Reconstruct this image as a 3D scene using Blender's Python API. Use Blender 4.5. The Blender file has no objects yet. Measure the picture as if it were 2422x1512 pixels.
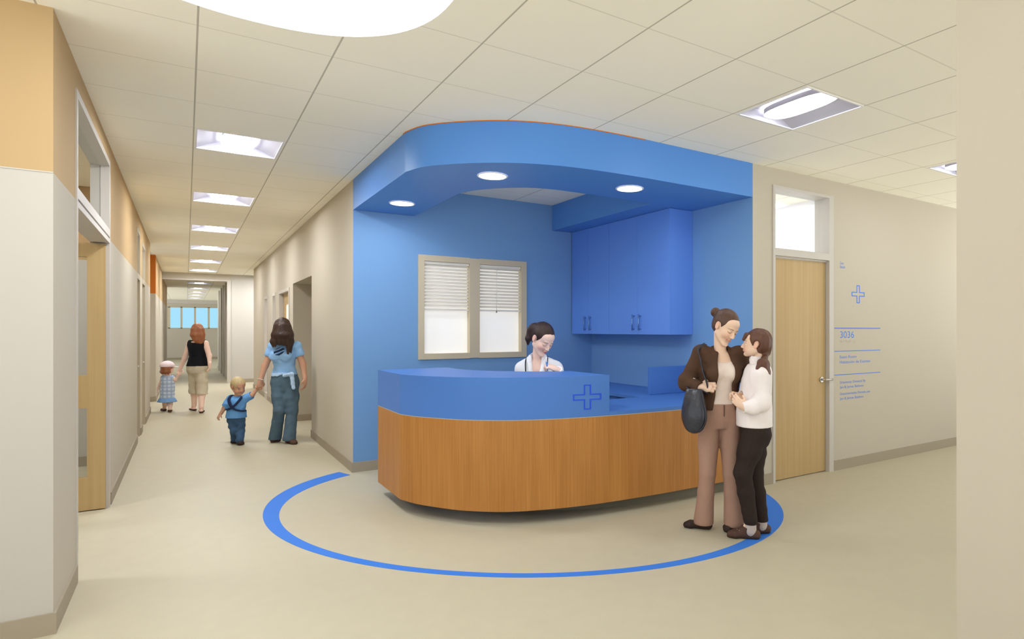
import bpy, bmesh, math, random
import numpy as np
from mathutils import Vector, Matrix
random.seed(4)
SC = bpy.context.scene
COL = SC.collection

# ------------------------------------------------------------------ camera (24 mm-like lens with a shift)
EYE = 1.4
V1, V2, CX, HY = 440.0, 3560.0, 1437.0, 782.0
FPX = math.sqrt((CX - V1) * (V2 - CX))
YAW = math.atan2(CX - V1, FPX)
cd = bpy.data.cameras.new('camera')
cam = bpy.data.objects.new('camera', cd)
COL.objects.link(cam)
cam.location = (0, 0, EYE)
cam.rotation_euler = (math.pi / 2, 0, -YAW)
cd.sensor_fit = 'HORIZONTAL'
cd.sensor_width = 36
cd.lens = FPX / 2422 * 36
cd.shift_x = -(CX - 1211) / 2422
cd.shift_y = (HY - 756) / 2422
cd.clip_start = 0.05
cd.clip_end = 200
SC.camera = cam
CA, SA = math.cos(YAW), math.sin(YAW)
AR, AF = np.array([CA, -SA, 0.0]), np.array([SA, CA, 0.0])


def pix(u, v, d):
    """world point seen at pixel (u, v) at depth d along the optical axis"""
    return np.array([0, 0, EYE]) + d * (AF + AR * (u - CX) / FPX + np.array([0, 0, (HY - v) / FPX]))


def floor_at(u, v):
    return pix(u, v, FPX * EYE / (v - HY))


# ------------------------------------------------------------------ materials
def lin(c):
    c = c / 255.0
    return c / 12.92 if c <= 0.04045 else ((c + 0.055) / 1.055) ** 2.4


def rgb(r, g, b):
    return (lin(r), lin(g), lin(b), 1.0)


def mat(name, col, rough=0.6, spec=0.3, metal=0.0, var=0.06, scale=6.0, bump=0.0, bscale=60.0, stretch=None, emit=None, estr=0.0, coat=0.0):
    m = bpy.data.materials.new(name)
    m.use_nodes = True
    nt = m.node_tree
    b = nt.nodes['Principled BSDF']
    b.inputs['Roughness'].default_value = rough
    b.inputs['Metallic'].default_value = metal
    b.inputs['Specular IOR Level'].default_value = spec
    if coat:
        b.inputs['Coat Weight'].default_value = coat
        b.inputs['Coat Roughness'].default_value = 0.15
    tc = nt.nodes.new('ShaderNodeTexCoord')
    src = tc.outputs['Object']
    if stretch:
        mp = nt.nodes.new('ShaderNodeMapping')
        mp.inputs['Scale'].default_value = stretch
        nt.links.new(src, mp.inputs['Vector'])
        src = mp.outputs['Vector']
    nz = nt.nodes.new('ShaderNodeTexNoise')
    nz.inputs['Scale'].default_value = scale
    nz.inputs['Detail'].default_value = 4
    nt.links.new(src, nz.inputs['Vector'])
    mx = nt.nodes.new('ShaderNodeMix')
    mx.data_type = 'RGBA'
    a = tuple(max(0, c * (1 - var)) for c in col[:3]) + (1,)
    d = tuple(min(1, c * (1 + var)) for c in col[:3]) + (1,)
    mx.inputs[6].default_value = a
    mx.inputs[7].default_value = d
    nt.links.new(nz.outputs['Fac'], mx.inputs[0])
    nt.links.new(mx.outputs[2], b.inputs['Base Color'])
    if bump:
        n2 = nt.nodes.new('ShaderNodeTexNoise')
        n2.inputs['Scale'].default_value = bscale
        n2.inputs['Detail'].default_value = 3
        nt.links.new(src, n2.inputs['Vector'])
        bp = nt.nodes.new('ShaderNodeBump')
        bp.inputs['Strength'].default_value = bump
        bp.inputs['Distance'].default_value = 0.01
        nt.links.new(n2.outputs['Fac'], bp.inputs['Height'])
        nt.links.new(bp.outputs['Normal'], b.inputs['Normal'])
    if emit:
        b.inputs['Emission Color'].default_value = emit
        b.inputs['Emission Strength'].default_value = estr
    return m


def wood(name, c1, c2, scale=1.0, rough=0.4, axis=2, spec=0.35):
    m = bpy.data.materials.new(name)
    m.use_nodes = True
    nt = m.node_tree
    b = nt.nodes['Principled BSDF']
    b.inputs['Roughness'].default_value = rough
    b.inputs['Specular IOR Level'].default_value = spec
    tc = nt.nodes.new('ShaderNodeTexCoord')
    mp = nt.nodes.new('ShaderNodeMapping')
    s = [60 * scale] * 3
    s[axis] = 1.3 * scale
    mp.inputs['Scale'].default_value = s
    nt.links.new(tc.outputs['Object'], mp.inputs['Vector'])
    nz = nt.nodes.new('ShaderNodeTexNoise')
    nz.inputs['Scale'].default_value = 1.0
    nz.inputs['Detail'].default_value = 6
    nz.inputs['Distortion'].default_value = 0.3
    nt.links.new(mp.outputs['Vector'], nz.inputs['Vector'])
    mp2 = nt.nodes.new('ShaderNodeMapping')
    s2 = [6 * scale] * 3
    s2[axis] = 0.8 * scale
    mp2.inputs['Scale'].default_value = s2
    nt.links.new(tc.outputs['Object'], mp2.inputs['Vector'])
    n2 = nt.nodes.new('ShaderNodeTexNoise')
    n2.inputs['Scale'].default_value = 1.0
    n2.inputs['Detail'].default_value = 2
    nt.links.new(mp2.outputs['Vector'], n2.inputs['Vector'])
    ad = nt.nodes.new('ShaderNodeMix')
    ad.data_type = 'FLOAT'
    ad.inputs[0].default_value = 0.4
    nt.links.new(nz.outputs['Fac'], ad.inputs[2])
    nt.links.new(n2.outputs['Fac'], ad.inputs[3])
    cr = nt.nodes.new('ShaderNodeValToRGB')
    cr.color_ramp.elements[0].position = 0.33
    cr.color_ramp.elements[1].position = 0.67
    cr.color_ramp.elements[0].color = c1
    cr.color_ramp.elements[1].color = c2
    nt.links.new(ad.outputs[0], cr.inputs['Fac'])
    nt.links.new(cr.outputs['Color'], b.inputs['Base Color'])
    return m


def emis(name, col, strength):
    m = bpy.data.materials.new(name)
    m.use_nodes = True
    nt = m.node_tree
    nt.nodes.clear()
    e = nt.nodes.new('ShaderNodeEmission')
    e.inputs['Color'].default_value = col
    e.inputs['Strength'].default_value = strength
    o = nt.nodes.new('ShaderNodeOutputMaterial')
    nt.links.new(e.outputs[0], o.inputs['Surface'])
    return m


def glass(name, tint=(1, 1, 1, 1), refl=0.06):
    m = bpy.data.materials.new(name)
    m.use_nodes = True
    nt = m.node_tree
    nt.nodes.clear()
    t = nt.nodes.new('ShaderNodeBsdfTransparent')
    t.inputs['Color'].default_value = tint
    g = nt.nodes.new('ShaderNodeBsdfGlossy')
    g.inputs['Roughness'].default_value = 0.02
    x = nt.nodes.new('ShaderNodeMixShader')
    x.inputs[0].default_value = refl
    nt.links.new(t.outputs[0], x.inputs[1])
    nt.links.new(g.outputs[0], x.inputs[2])
    o = nt.nodes.new('ShaderNodeOutputMaterial')
    nt.links.new(x.outputs[0], o.inputs['Surface'])
    return m


def ceiling_mat():
    """lay-in tiles: a 0.61 m grid of thin T-bars in a warm white ceiling"""
    m = mat('ceiling_tile', rgb(252, 248, 234), rough=0.95, spec=0.1, var=0.015, scale=2.0)
    nt = m.node_tree
    b = nt.nodes['Principled BSDF']
    old = b.inputs['Base Color'].links[0].from_socket
    tc = nt.nodes.new('ShaderNodeTexCoord')
    sp = nt.nodes.new('ShaderNodeSeparateXYZ')
    nt.links.new(tc.outputs['Object'], sp.inputs[0])

    def line(sock, off, half, dark):
        a = nt.nodes.new('ShaderNodeMath'); a.operation = 'SUBTRACT'; a.inputs[1].default_value = off
        nt.links.new(sock, a.inputs[0])
        d = nt.nodes.new('ShaderNodeMath'); d.operation = 'DIVIDE'; d.inputs[1].default_value = 0.611
        nt.links.new(a.outputs[0], d.inputs[0])
        p = nt.nodes.new('ShaderNodeMath'); p.operation = 'PINGPONG'; p.inputs[1].default_value = 0.5
        nt.links.new(d.outputs[0], p.inputs[0])
        l = nt.nodes.new('ShaderNodeMath'); l.operation = 'LESS_THAN'; l.inputs[1].default_value = half / 0.611
        nt.links.new(p.outputs[0], l.inputs[0])
        q = nt.nodes.new('ShaderNodeMath'); q.operation = 'MULTIPLY'; q.inputs[1].default_value = dark
        nt.links.new(l.outputs[0], q.inputs[0])
        return q.outputs[0]
    a = line(sp.outputs[0], 0.047, 0.0045, 0.55)
    c = line(sp.outputs[1], 3.0, 0.004, 0.22)
    mxx = nt.nodes.new('ShaderNodeMath'); mxx.operation = 'MAXIMUM'
    nt.links.new(a, mxx.inputs[0]); nt.links.new(c, mxx.inputs[1])
    mm = nt.nodes.new('ShaderNodeMix'); mm.data_type = 'RGBA'
    nt.links.new(mxx.outputs[0], mm.inputs[0])
    nt.links.new(old, mm.inputs[6])
    mm.inputs[7].default_value = rgb(118, 108, 88)
    nt.links.new(mm.outputs[2], b.inputs['Base Color'])
    return m


M = {}
M['ceiling'] = ceiling_mat()
M['floor'] = mat('sheet_floor', rgb(189, 181, 157), rough=0.5, spec=0.22, var=0.05, scale=9.0)
M['wall'] = mat('beige_paint', rgb(194, 186, 170), rough=0.85, spec=0.2, var=0.015, scale=1.5, bump=0.03, bscale=300)
M['white_wall'] = mat('warm_white_paint', rgb(194, 189, 181), rough=0.85, spec=0.2, var=0.01, scale=1.5)
M['orange'] = mat('orange_paint', rgb(188, 160, 118), rough=0.8, spec=0.2, var=0.02, scale=1.5)
M['deep_orange'] = mat('deep_orange_paint', rgb(208, 118, 48), rough=0.8, spec=0.2, var=0.02, scale=1.5)
M['jamb'] = mat('jamb_taupe', rgb(178, 168, 148), rough=0.6, spec=0.25, var=0.02)
M['base'] = mat('baseboard_vinyl', rgb(164, 153, 134), rough=0.6, spec=0.25, var=0.03)
M['blue'] = mat('blue_paint', rgb(117, 161, 210), rough=0.5, spec=0.2, var=0.02, scale=1.5)
M['soffit'] = mat('blue_soffit_paint', rgb(88, 143, 216), rough=0.42, spec=0.25, var=0.02, scale=1.5)
M['counter'] = mat('blue_laminate', rgb(77, 124, 198), rough=0.45, spec=0.22, var=0.02, scale=2)
M['cab'] = mat('violet_blue_laminate', rgb(102, 149, 233), rough=0.5, spec=0.18, var=0.02, scale=2)
M['handle'] = mat('brushed_blue_steel', rgb(120, 160, 210), rough=0.3, metal=0.7, var=0.02)
M['emblem'] = mat('emblem_blue', rgb(36, 82, 222), rough=0.5, var=0.01)
M['sign'] = mat('sign_blue', rgb(72, 128, 224), rough=0.5, var=0.01)
M['signgrey'] = mat('sign_grey', rgb(170, 166, 166), rough=0.5, var=0.01)
M['ring'] = mat('floor_ring_blue', rgb(62, 123, 216), rough=0.6, spec=0.1, var=0.01)
M['desk_wood'] = wood('desk_veneer', rgb(165, 109, 48), rgb(187, 130, 65), 1.6, 0.45)
M['door_wood'] = wood('maple_veneer', rgb(180, 151, 101), rgb(195, 168, 120), 0.5, 0.45)
M['toe'] = mat('toe_kick_grey', rgb(118, 113, 96), rough=0.6, var=0.03)
M['frame'] = mat('frame_grey', rgb(198, 192, 184), rough=0.5, spec=0.35, var=0.015)
M['taupe'] = mat('window_frame_taupe', rgb(204, 191, 164), rough=0.55, var=0.02)
M['metal'] = mat('satin_steel', rgb(200, 196, 188), rough=0.3, metal=0.9, var=0.02)
M['reflector'] = mat('lamp_reflector', rgb(184, 182, 191), rough=0.5, spec=0.2, var=0.005)
M['white'] = mat('white_enamel', rgb(240, 240, 244), rough=0.4, spec=0.3, var=0.005)
M['blind'] = mat('blind_slat_white', rgb(232, 228, 218), rough=0.5, var=0.01)
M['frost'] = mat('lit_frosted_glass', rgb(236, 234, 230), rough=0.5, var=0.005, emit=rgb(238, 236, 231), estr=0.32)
M['glass'] = glass('clear_glass', (0.97, 0.985, 0.98, 1), 0.05)
M['sky'] = emis('sky_in_window', rgb(160, 214, 240), 0.85)
M['lens'] = emis('lamp_lens', (0.95, 0.97, 1.0, 1), 64.0)
M['lens_lobby'] = emis('lobby_lamp_lens', (0.95, 0.97, 1.0, 1), 17.0)
M['lens_far'] = emis('far_lamp_lens', (0.95, 0.97, 1.0, 1), 14.0)
M['cove'] = emis('cove_glow', (0.95, 0.97, 1.0, 1), 6.0)
M['spot'] = emis('downlight_lens', (0.98, 0.985, 1.0, 1), 38.0)
M['black'] = mat('black_plastic', rgb(34, 36, 40), rough=0.4, var=0.05)
SKINS = {'skin': rgb(236, 202, 178), 'skin2': rgb(206, 158, 132), 'skin3': rgb(240, 206, 190)}


def skin_mat():
    m = mat('skin', rgb(230, 190, 165), rough=0.55, spec=0.3, var=0.04, scale=30)
    nt = m.node_tree
    b = nt.nodes['Principled BSDF']
    mx = [n for n in nt.nodes if n.bl_idname == 'ShaderNodeMix'][0]
    mx.inputs[6].default_value = (0.96,) * 3 + (1,)
    mx.inputs[7].default_value = (1.04,) * 3 + (1,)
    at = nt.nodes.new('ShaderNodeAttribute')
    at.attribute_name = 'tint'
    mu = nt.nodes.new('ShaderNodeMix'); mu.data_type = 'RGBA'; mu.blend_type = 'MULTIPLY'; mu.inputs[0].default_value = 1
    nt.links.new(at.outputs['Color'], mu.inputs[6]); nt.links.new(mx.outputs[2], mu.inputs[7])
    nt.links.new(mu.outputs[2], b.inputs['Base Color'])
    return m


M['skin'] = skin_mat()
M['lips'] = mat('lips', rgb(206, 140, 124), rough=0.45, var=0.03)
M['lips2'] = mat('lips_red', rgb(196, 96, 96), rough=0.4, var=0.03)
M['lash'] = mat('eyelash_dark', rgb(60, 42, 34), rough=0.6, var=0.03)
M['brow'] = mat('eyebrow_brown', rgb(138, 98, 74), rough=0.7, var=0.03)
M['blush'] = mat('ear_pink', rgb(232, 160, 146), rough=0.55, var=0.03)


def hairmat(n, c):
    return mat(n, c, rough=0.42, spec=0.4, var=0.35, scale=5.0, stretch=(14, 14, 2), bump=0.5, bscale=8)


M['hair_brown'] = hairmat('hair_brown', rgb(84, 58, 44))
M['hair_dark'] = hairmat('hair_dark', rgb(48, 28, 26))
M['hair_chestnut'] = hairmat('hair_chestnut', rgb(96, 62, 46))
M['hair_long'] = hairmat('hair_long_brown', rgb(58, 38, 30))
M['hair_ginger'] = hairmat('hair_ginger', rgb(150, 92, 58))
M['hair_blond'] = hairmat('hair_blond', rgb(196, 174, 130))


def cloth(n, c, var=0.05, bump=0.25, bscale=40, rough=0.85):
    return mat(n, c, rough=rough, spec=0.15, var=var, scale=12, bump=bump, bscale=bscale)


M['jacket'] = cloth('brown_suede', rgb(84, 61, 47), var=0.2)
M['top'] = cloth('cream_knit', rgb(234, 218, 208))
M['slacks'] = cloth('taupe_twill', rgb(168, 134, 118))
M['white_shirt'] = cloth('white_cotton', rgb(242, 234, 234))
M['dark_cord'] = cloth('dark_brown_corduroy', rgb(52, 42, 38), var=0.12)
M['sock'] = cloth('grey_sock', rgb(190, 178, 172))
M['shoe'] = mat('brown_suede_shoe', rgb(84, 60, 50), rough=0.75, var=0.15, bump=0.2)
M['shoe_dark'] = mat('dark_shoe', rgb(52, 38, 34), rough=0.6, var=0.1)
M['leather'] = mat('black_leather', rgb(46, 48, 58), rough=0.27, spec=0.5, var=0.15, scale=10, bump=0.3, bscale=25)
M['coat'] = cloth('white_coat_cotton', rgb(236, 238, 246))
M['scrub'] = cloth('blue_scrub', rgb(110, 150, 214), var=0.3)
M['tee'] = cloth('light_blue_jersey', rgb(146, 190, 238))
M['print'] = cloth('navy_print', rgb(40, 58, 92))
M['denim'] = cloth('denim', rgb(86, 108, 126), var=0.18)
M['denim_dark'] = cloth('dark_denim', rgb(62, 88, 118), var=0.18)
M['sash'] = cloth('pale_blue_sash', rgb(180, 208, 240))
M['boy_tee'] = cloth('sky_blue_jersey', rgb(106, 164, 228))
M['harness'] = cloth('navy_webbing', rgb(36, 46, 76))
M['black_knit'] = cloth('black_knit', rgb(26, 27, 32))
M['khaki'] = cloth('khaki_cotton', rgb(202, 192, 170), var=0.1)
M['cap'] = cloth('pale_pink_cotton', rgb(246, 226, 232))
M['dress'] = None
M['flounce'] = cloth('blue_flounce', rgb(130, 170, 222))


def plaid():
    m = cloth('blue_plaid', rgb(190, 208, 232))
    nt = m.node_tree
    b = nt.nodes['Principled BSDF']
    tc = nt.nodes.new('ShaderNodeTexCoord')
    sp = nt.nodes.new('ShaderNodeSeparateXYZ')
    nt.links.new(tc.outputs['Object'], sp.inputs[0])
    w = nt.nodes.new('ShaderNodeTexWave')
    w.bands_direction = 'Z'
    w.inputs['Scale'].default_value = 5.2
    nt.links.new(tc.outputs['Object'], w.inputs['Vector'])
    w2 = nt.nodes.new('ShaderNodeTexWave')
    w2.bands_direction = 'X'
    w2.inputs['Scale'].default_value = 5.2
    nt.links.new(tc.outputs['Object'], w2.inputs['Vector'])
    ad = nt.nodes.new('ShaderNodeMath'); ad.operation = 'MULTIPLY'
    nt.links.new(w.outputs['Fac'], ad.inputs[0]); nt.links.new(w2.outputs['Fac'], ad.inputs[1])
    cr = nt.nodes.new('ShaderNodeValToRGB')
    cr.color_ramp.elements[0].color = rgb(164, 184, 216)
    cr.color_ramp.elements[0].position = 0.0
    cr.color_ramp.elements[1].color = rgb(208, 220, 238)
    cr.color_ramp.elements[1].position = 0.45
    nt.links.new(ad.outputs[0], cr.inputs['Fac'])
    nt.links.new(cr.outputs['Color'], b.inputs['Base Color'])
    return m


M['dress'] = plaid()


# ------------------------------------------------------------------ object helpers
def prop(o, label=None, cat=None, group=None, kind=None):
    if label: o['label'] = label
    if cat: o['category'] = cat
    if group: o['group'] = group
    if kind: o['kind'] = kind
    return o


def empty(name, loc=(0, 0, 0), label=None, cat=None, group=None, kind=None):
    o = bpy.data.objects.new(name, None)
    o.empty_display_size = 0.1
    o.location = loc
    COL.objects.link(o)
    return prop(o, label, cat, group, kind)


def link_mesh(name, me, parent=None, loc=(0, 0, 0)):
    o = bpy.data.objects.new(name, me)
    COL.objects.link(o)
    if parent is not None:
        o.parent = parent
        o.location = loc
    else:
        o.location = loc
    return o


class MB:
    """collects boxes, prisms and tubes into one mesh object (world coordinates, origin moved to `loc`)"""

    def __init__(self):
        self.bm = bmesh.new()
        self.mats = []

    def mi(self, m):
        if m not in self.mats:
            self.mats.append(m)
        return self.mats.index(m)

    def box(self, x0, x1, y0, y1, z0, z1, m, faces=None):
        """faces: {'x-': mat, ...} overrides of single sides"""
        vs = [self.bm.verts.new(p) for p in ((x0, y0, z0), (x1, y0, z0), (x1, y1, z0), (x0, y1, z0), (x0, y0, z1), (x1, y0, z1), (x1, y1, z1), (x0, y1, z1))]
        for key, q in (('z-', (0, 3, 2, 1)), ('z+', (4, 5, 6, 7)), ('y-', (0, 1, 5, 4)), ('x+', (1, 2, 6, 5)), ('y+', (2, 3, 7, 6)), ('x-', (3, 0, 4, 7))):
            f = self.bm.faces.new([vs[i] for i in q])
            f.material_index = self.mi((faces or {}).get(key, m))
        return self

    def hexa(self, pts, m):
        vs = [self.bm.verts.new(p) for p in pts]
        for q in ((0, 3, 2, 1), (4, 5, 6, 7), (0, 1, 5, 4), (1, 2, 6, 5), (2, 3, 7, 6), (3, 0, 4, 7)):
            self.bm.faces.new([vs[i] for i in q]).material_index = self.mi(m)
        return self

    def prism(self, poly, z0, z1, m, side=None, smooth=False, bottom=None):
        """vertical prism of a counter-clockwise polygon [(x, y)]"""
        n = len(poly)
        lo = [self.bm.verts.new((x, y, z0)) for x, y in poly]
        hi = [self.bm.verts.new((x, y, z1)) for x, y in poly]
        for i in range(n):
            f = self.bm.faces.new((lo[i], lo[(i + 1) % n], hi[(i + 1) % n], hi[i]))
            f.material_index = self.mi(side or m)
            f.smooth = smooth
        f = self.bm.faces.new(hi); f.material_index = self.mi(m)
        f = self.bm.faces.new(lo[::-1]); f.material_index = self.mi(bottom or m)
        return self

    def tube(self, pts, r, m, n=10, close=True, flat=1.0):
        pts = [Vector(p) for p in pts]
        rr = r if isinstance(r, (list, tuple)) else [r] * len(pts)
        rings = []
        ref = Vector((0, 0, 1))
        for i, p in enumerate(pts):
            t = (pts[min(i + 1, len(pts) - 1)] - pts[max(i - 1, 0)]).normalized()
            if abs(t.dot(ref)) > 0.95:
                ref = Vector((0, 1, 0)) if abs(t.y) < 0.9 else Vector((1, 0, 0))
            a = t.cross(ref).normalized()
            b = a.cross(t).normalized()
            ref = b
            rings.append([self.bm.verts.new(p + a * math.cos(2 * math.pi * k / n) * rr[i] + b * math.sin(2 * math.pi * k / n) * rr[i] * flat) for k in range(n)])
        for i in range(len(pts) - 1):
            for k in range(n):
                f = self.bm.faces.new((rings[i][k], rings[i][(k + 1) % n], rings[i + 1][(k + 1) % n], rings[i + 1][k]))
                f.material_index = self.mi(m)
                f.smooth = True
        if close:
            self.bm.faces.new(rings[0][::-1]).material_index = self.mi(m)
            self.bm.faces.new(rings[-1]).material_index = self.mi(m)
        return self

    def disc(self, c, r, m, up=False, n=32, ry=None):
        vs = [self.bm.verts.new((c[0] + r * math.cos(2 * math.pi * k / n), c[1] + (ry or r) * math.sin(2 * math.pi * k / n), c[2])) for k in range(n)]
        self.bm.faces.new(vs if up else vs[::-1]).material_index = self.mi(m)
        return self

    def lathe(self, c, prof, m, n=32, smooth=True):
        rings = [[self.bm.verts.new((c[0] + r * math.cos(2 * math.pi * k / n), c[1] + r * math.sin(2 * math.pi * k / n), c[2] + z)) for k in range(n)] for r, z in prof]
        for i in range(len(rings) - 1):
            for k in range(n):
                f = self.bm.faces.new((rings[i][k], rings[i][(k + 1) % n], rings[i + 1][(k + 1) % n], rings[i + 1][k]))
                f.material_index = self.mi(m)
                f.smooth = smooth
        return self

    def quad(self, pts, m):
        self.bm.faces.new([self.bm.verts.new(p) for p in pts]).material_index = self.mi(m)
        return self

    def build(self, name, parent=None, loc=(0, 0, 0), bevel=0.0, base=None, recalc=True):
        """base: the world point the mesh is expressed from (the parent's origin)"""
        b = Vector(base) if base is not None else Vector(loc)
        for v in self.bm.verts:
            v.co -= b
        if recalc:
            bmesh.ops.recalc_face_normals(self.bm, faces=self.bm.faces)
        me = bpy.data.meshes.new(name)
        self.bm.to_mesh(me)
        self.bm.free()
        for m in self.mats:
            me.materials.append(m)
        o = link_mesh(name, me, parent, (0, 0, 0) if parent is not None else tuple(b))
        if bevel:
            md = o.modifiers.new('bevel', 'BEVEL')
            md.width = bevel
            md.segments = 2
            md.limit_method = 'ANGLE'
        return o


def struct(mb, name, **k):
    o = mb.build(name, **k)
    o['kind'] = 'structure'
    return o


def copy_thing(o, loc, label):
    c = o.copy()
    COL.objects.link(c)
    c.location = loc
    c['label'] = label
    for ch in o.children:
        d = ch.copy()
        COL.objects.link(d)
        d.parent = c
        for g in ch.children:
            e = g.copy()
            COL.objects.link(e)
            e.parent = d
    return c


def catmull(pts, n=8):
    out = []
    P = [pts[0]] + list(pts) + [pts[-1]]
    for i in range(1, len(P) - 2):
        p0, p1, p2, p3 = (np.array(p, float) for p in P[i - 1:i + 3])
        for k in range(n):
            t = k / n
            out.append(tuple(0.5 * ((2 * p1) + (-p0 + p2) * t + (2 * p0 - 5 * p1 + 4 * p2 - p3) * t * t + (-p0 + 3 * p1 - 3 * p2 + p3) * t ** 3)))
    out.append(tuple(map(float, P[-2])))
    return out

# ------------------------------------------------------------------ the setting
XL, XR, YF, YB, XW = -0.506, 1.359, 3.79, 6.425, 4.165
H, H2, ZB = 2.891, 2.78, 2.13
T = 0.15
TL = 0.10

TROF = [(0.35, y) for y in (5.745, 8.22, 10.72, 13.25, 15.83, 18.27)]
TROF_R = [(3.422, 2.698), (5.9, 2.698)]
TROF_ADDED = [(0.98, -0.36), (3.422, -0.36), (5.9, -0.36), (8.3, 2.698), (8.3, -0.36), (-1.75, 1.5), (-1.75, -1.2), (-2.1, 5.3), (-1.7, 7.3), (2.55, 18.2), (1.80, 18.25), (5.1, 5.0), (5.1, 6.2)]  # lamps added out of view to brighten lobby, side rooms and end passage
TROF_FAR = [(0.32, y) for y in (21.5, 24.2, 26.6, 28.9, 31.4)]
THALF = 0.292


def holed_plane(name, z, rect, rects, ovals, m):
    bm = bmesh.new()
    x0, x1, y0, y1 = rect
    loops = [[(x0, y0), (x1, y0), (x1, y1), (x0, y1)]]
    loops += [[(a, c), (b, c), (b, d), (a, d)] for a, b, c, d in rects] + ovals
    for lp in loops:
        vs = [bm.verts.new((x, y, z)) for x, y in lp]
        for i in range(len(vs)):
            bm.edges.new((vs[i], vs[(i + 1) % len(vs)]))
    bmesh.ops.triangle_fill(bm, edges=bm.edges[:], use_beauty=True, normal=(0, 0, -1))
    for f in bm.faces:
        if f.normal.z > 0:
            f.normal_flip()
    me = bpy.data.meshes.new(name)
    bm.to_mesh(me)
    bm.free()
    me.materials.append(m)
    o = link_mesh(name, me)
    o['kind'] = 'structure'
    return o


def superellipse(cx, cy, rx, ry, n=2.25, k=72):
    out = []
    for i in range(k):
        t = 2 * math.pi * i / k
        c, s = math.cos(t), math.sin(t)
        out.append((cx + rx * math.copysign(abs(c) ** (2 / n), c), cy + ry * math.copysign(abs(s) ** (2 / n), s)))
    return out


COVE = superellipse(0.27, 2.70, 0.725, 0.712)
sq = lambda p: (p[0] - THALF, p[0] + THALF, p[1] - THALF, p[1] + THALF)
holed_plane('ceiling', H, (-4.0, 9.5, -3.0, 19.2), [sq(p) for p in TROF + TROF_R + TROF_ADDED], [COVE], M['ceiling'])
holed_plane('ceiling_far', H2, (-2.2, 3.0, 19.35, 36.0), [sq(p) for p in TROF_FAR], [], M['ceiling'])
mb = MB(); mb.box(-4.2, 9.7, -4.2, 36.3, -0.1, 0.0, M['floor']); struct(mb, 'floor')

W, O_, WW, DO, BL = M['wall'], M['orange'], M['white_wall'], M['deep_orange'], M['blue']


def banded(mb, x0, x1, y0, y1, z0, z1, lo, hi):
    if z0 < ZB < z1:
        mb.box(x0, x1, y0, y1, z0, ZB, lo)
        mb.box(x0, x1, y0, y1, ZB, z1, hi)
    else:
        mb.box(x0, x1, y0, y1, z0, z1, lo if z1 <= ZB else hi)


# corridor wall on the left, with three door openings and their transoms
D2 = (4.476, 6.291)
D3 = (9.673, 10.272)
D4 = (10.749, 11.5)
mb = MB()
for y0, y1, z0 in ((YF, D2[0], 0), (D2[0], D2[1], 2.745), (D2[1], D3[0], 0), (D3[0], D3[1], 2.70), (D3[1], D4[0], 0), (D4[0], D4[1], 2.64), (D4[1], 13.075, 0)):
    if y0 == YF:
        mb.box(XL - TL, XL, y0, y1, 0, ZB, W, {'y-': WW}); mb.box(XL - TL, XL, y0, y1, ZB, H, O_)
    else:
        banded(mb, XL - TL, XL, y0, y1, z0, H, W, O_)
struct(mb, 'wall_left')
mb = MB(); banded(mb, -4.0, XL - TL, YF, YF + T, 0, H, WW, O_)
mb.box(-4.0, XL, YF - 0.003, YF, ZB - 0.003, ZB + 0.002, M['frame'])
struct(mb, 'wall_front_left')
mb = MB(); banded(mb, XL - TL, XL + 0.01, 15.2, 24.0, 0, H2 if False else 2.78, W, O_)
mb.box(XL - TL - 0.5, XL + 0.01, 15.05, 15.2, 0, ZB, W); mb.box(XL - TL - 0.5, XL + 0.01, 15.05, 15.2, ZB, H, DO)
mb.box(XL - TL, XL + 0.01, 15.2, 19.2, 2.78, H, O_)
struct(mb, 'wall_left_far')
mb = MB(); mb.box(-1.5, -0.88, 33.5, 33.7, 0, 2.083, W); mb.box(-1.5, -0.88, 33.5, 33.7, 2.083, H2, DO); struct(mb, 'wall_left_end')
mb = MB(); banded(mb, -3.5, -3.4, 13.075, 15.05, 0, H, W, O_); banded(mb, -3.4, XL - TL, 12.95, 13.075, 0, H, W, O_); struct(mb, 'wall_left_passage')
# the room behind the open door
mb = MB(); banded(mb, -3.5, -3.4, YF + T, 8.4, 0, H, WW, O_); banded(mb, -3.4, XL - TL, 8.3, 8.4, 0, H, WW, O_); struct(mb, 'wall_side_room')

# corridor wall on the right: alcove, door and two sidelights
AL, D5, S3, S4 = (8.852, 10.554), (10.93, 12.217), (12.775, 13.243), (14.124, 14.691)
mb = MB()
YS = YB + T
for y0, y1, z0 in ((YS, AL[0], 0), (AL[0], AL[1], 2.12), (AL[1], D5[0], 0), (D5[0], D5[1], 2.088), (D5[1], S3[0], 0), (S3[0], S3[1], 2.1), (S3[1], S4[0], 0), (S4[0], S4[1], 2.1), (S4[1], 17.225, 0)):
    mb.box(XR, XR + T, y0, y1, z0, H, W)
mb.box(XR + T, 2.3, AL[0] - 0.12, AL[0], 0, 2.3, W)
mb.box(XR + T, 2.3, AL[1], AL[1] + 0.12, 0, 2.3, W)
mb.box(2.2, 2.3, AL[0], AL[1], 0, 2.3, W)
mb.box(XR + T, 2.2, AL[0], AL[1], 2.12, 2.2, W)
struct(mb, 'wall_right_corridor')
mb = MB(); mb.box(0.985, 4.0, 19.2, 19.35, 0, H, WW); mb.box(XL - T, 0.985, 19.2, 19.35, 2.72, H, W)
mb.box(0.90, 0.985, 19.17, 19.38, 0, 2.735, M['frame']); mb.box(XL, 0.90, 19.17, 19.38, 2.70, 2.735, M['frame'])
struct(mb, 'wall_end')
mb = MB(); mb.box(3.9, 4.0, 17.0, 19.2, 0, H, WW); struct(mb, 'wall_end_passage')
mb = MB(); mb.box(0.97, 1.1, 19.35, 27.0, 0, H2, W)
for y in (20.9, 22.2, 23.6, 25.2):
    mb.box(0.93, 0.97, y, y + 0.3, 0, H2, WW)
struct(mb, 'wall_right_far')
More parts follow.
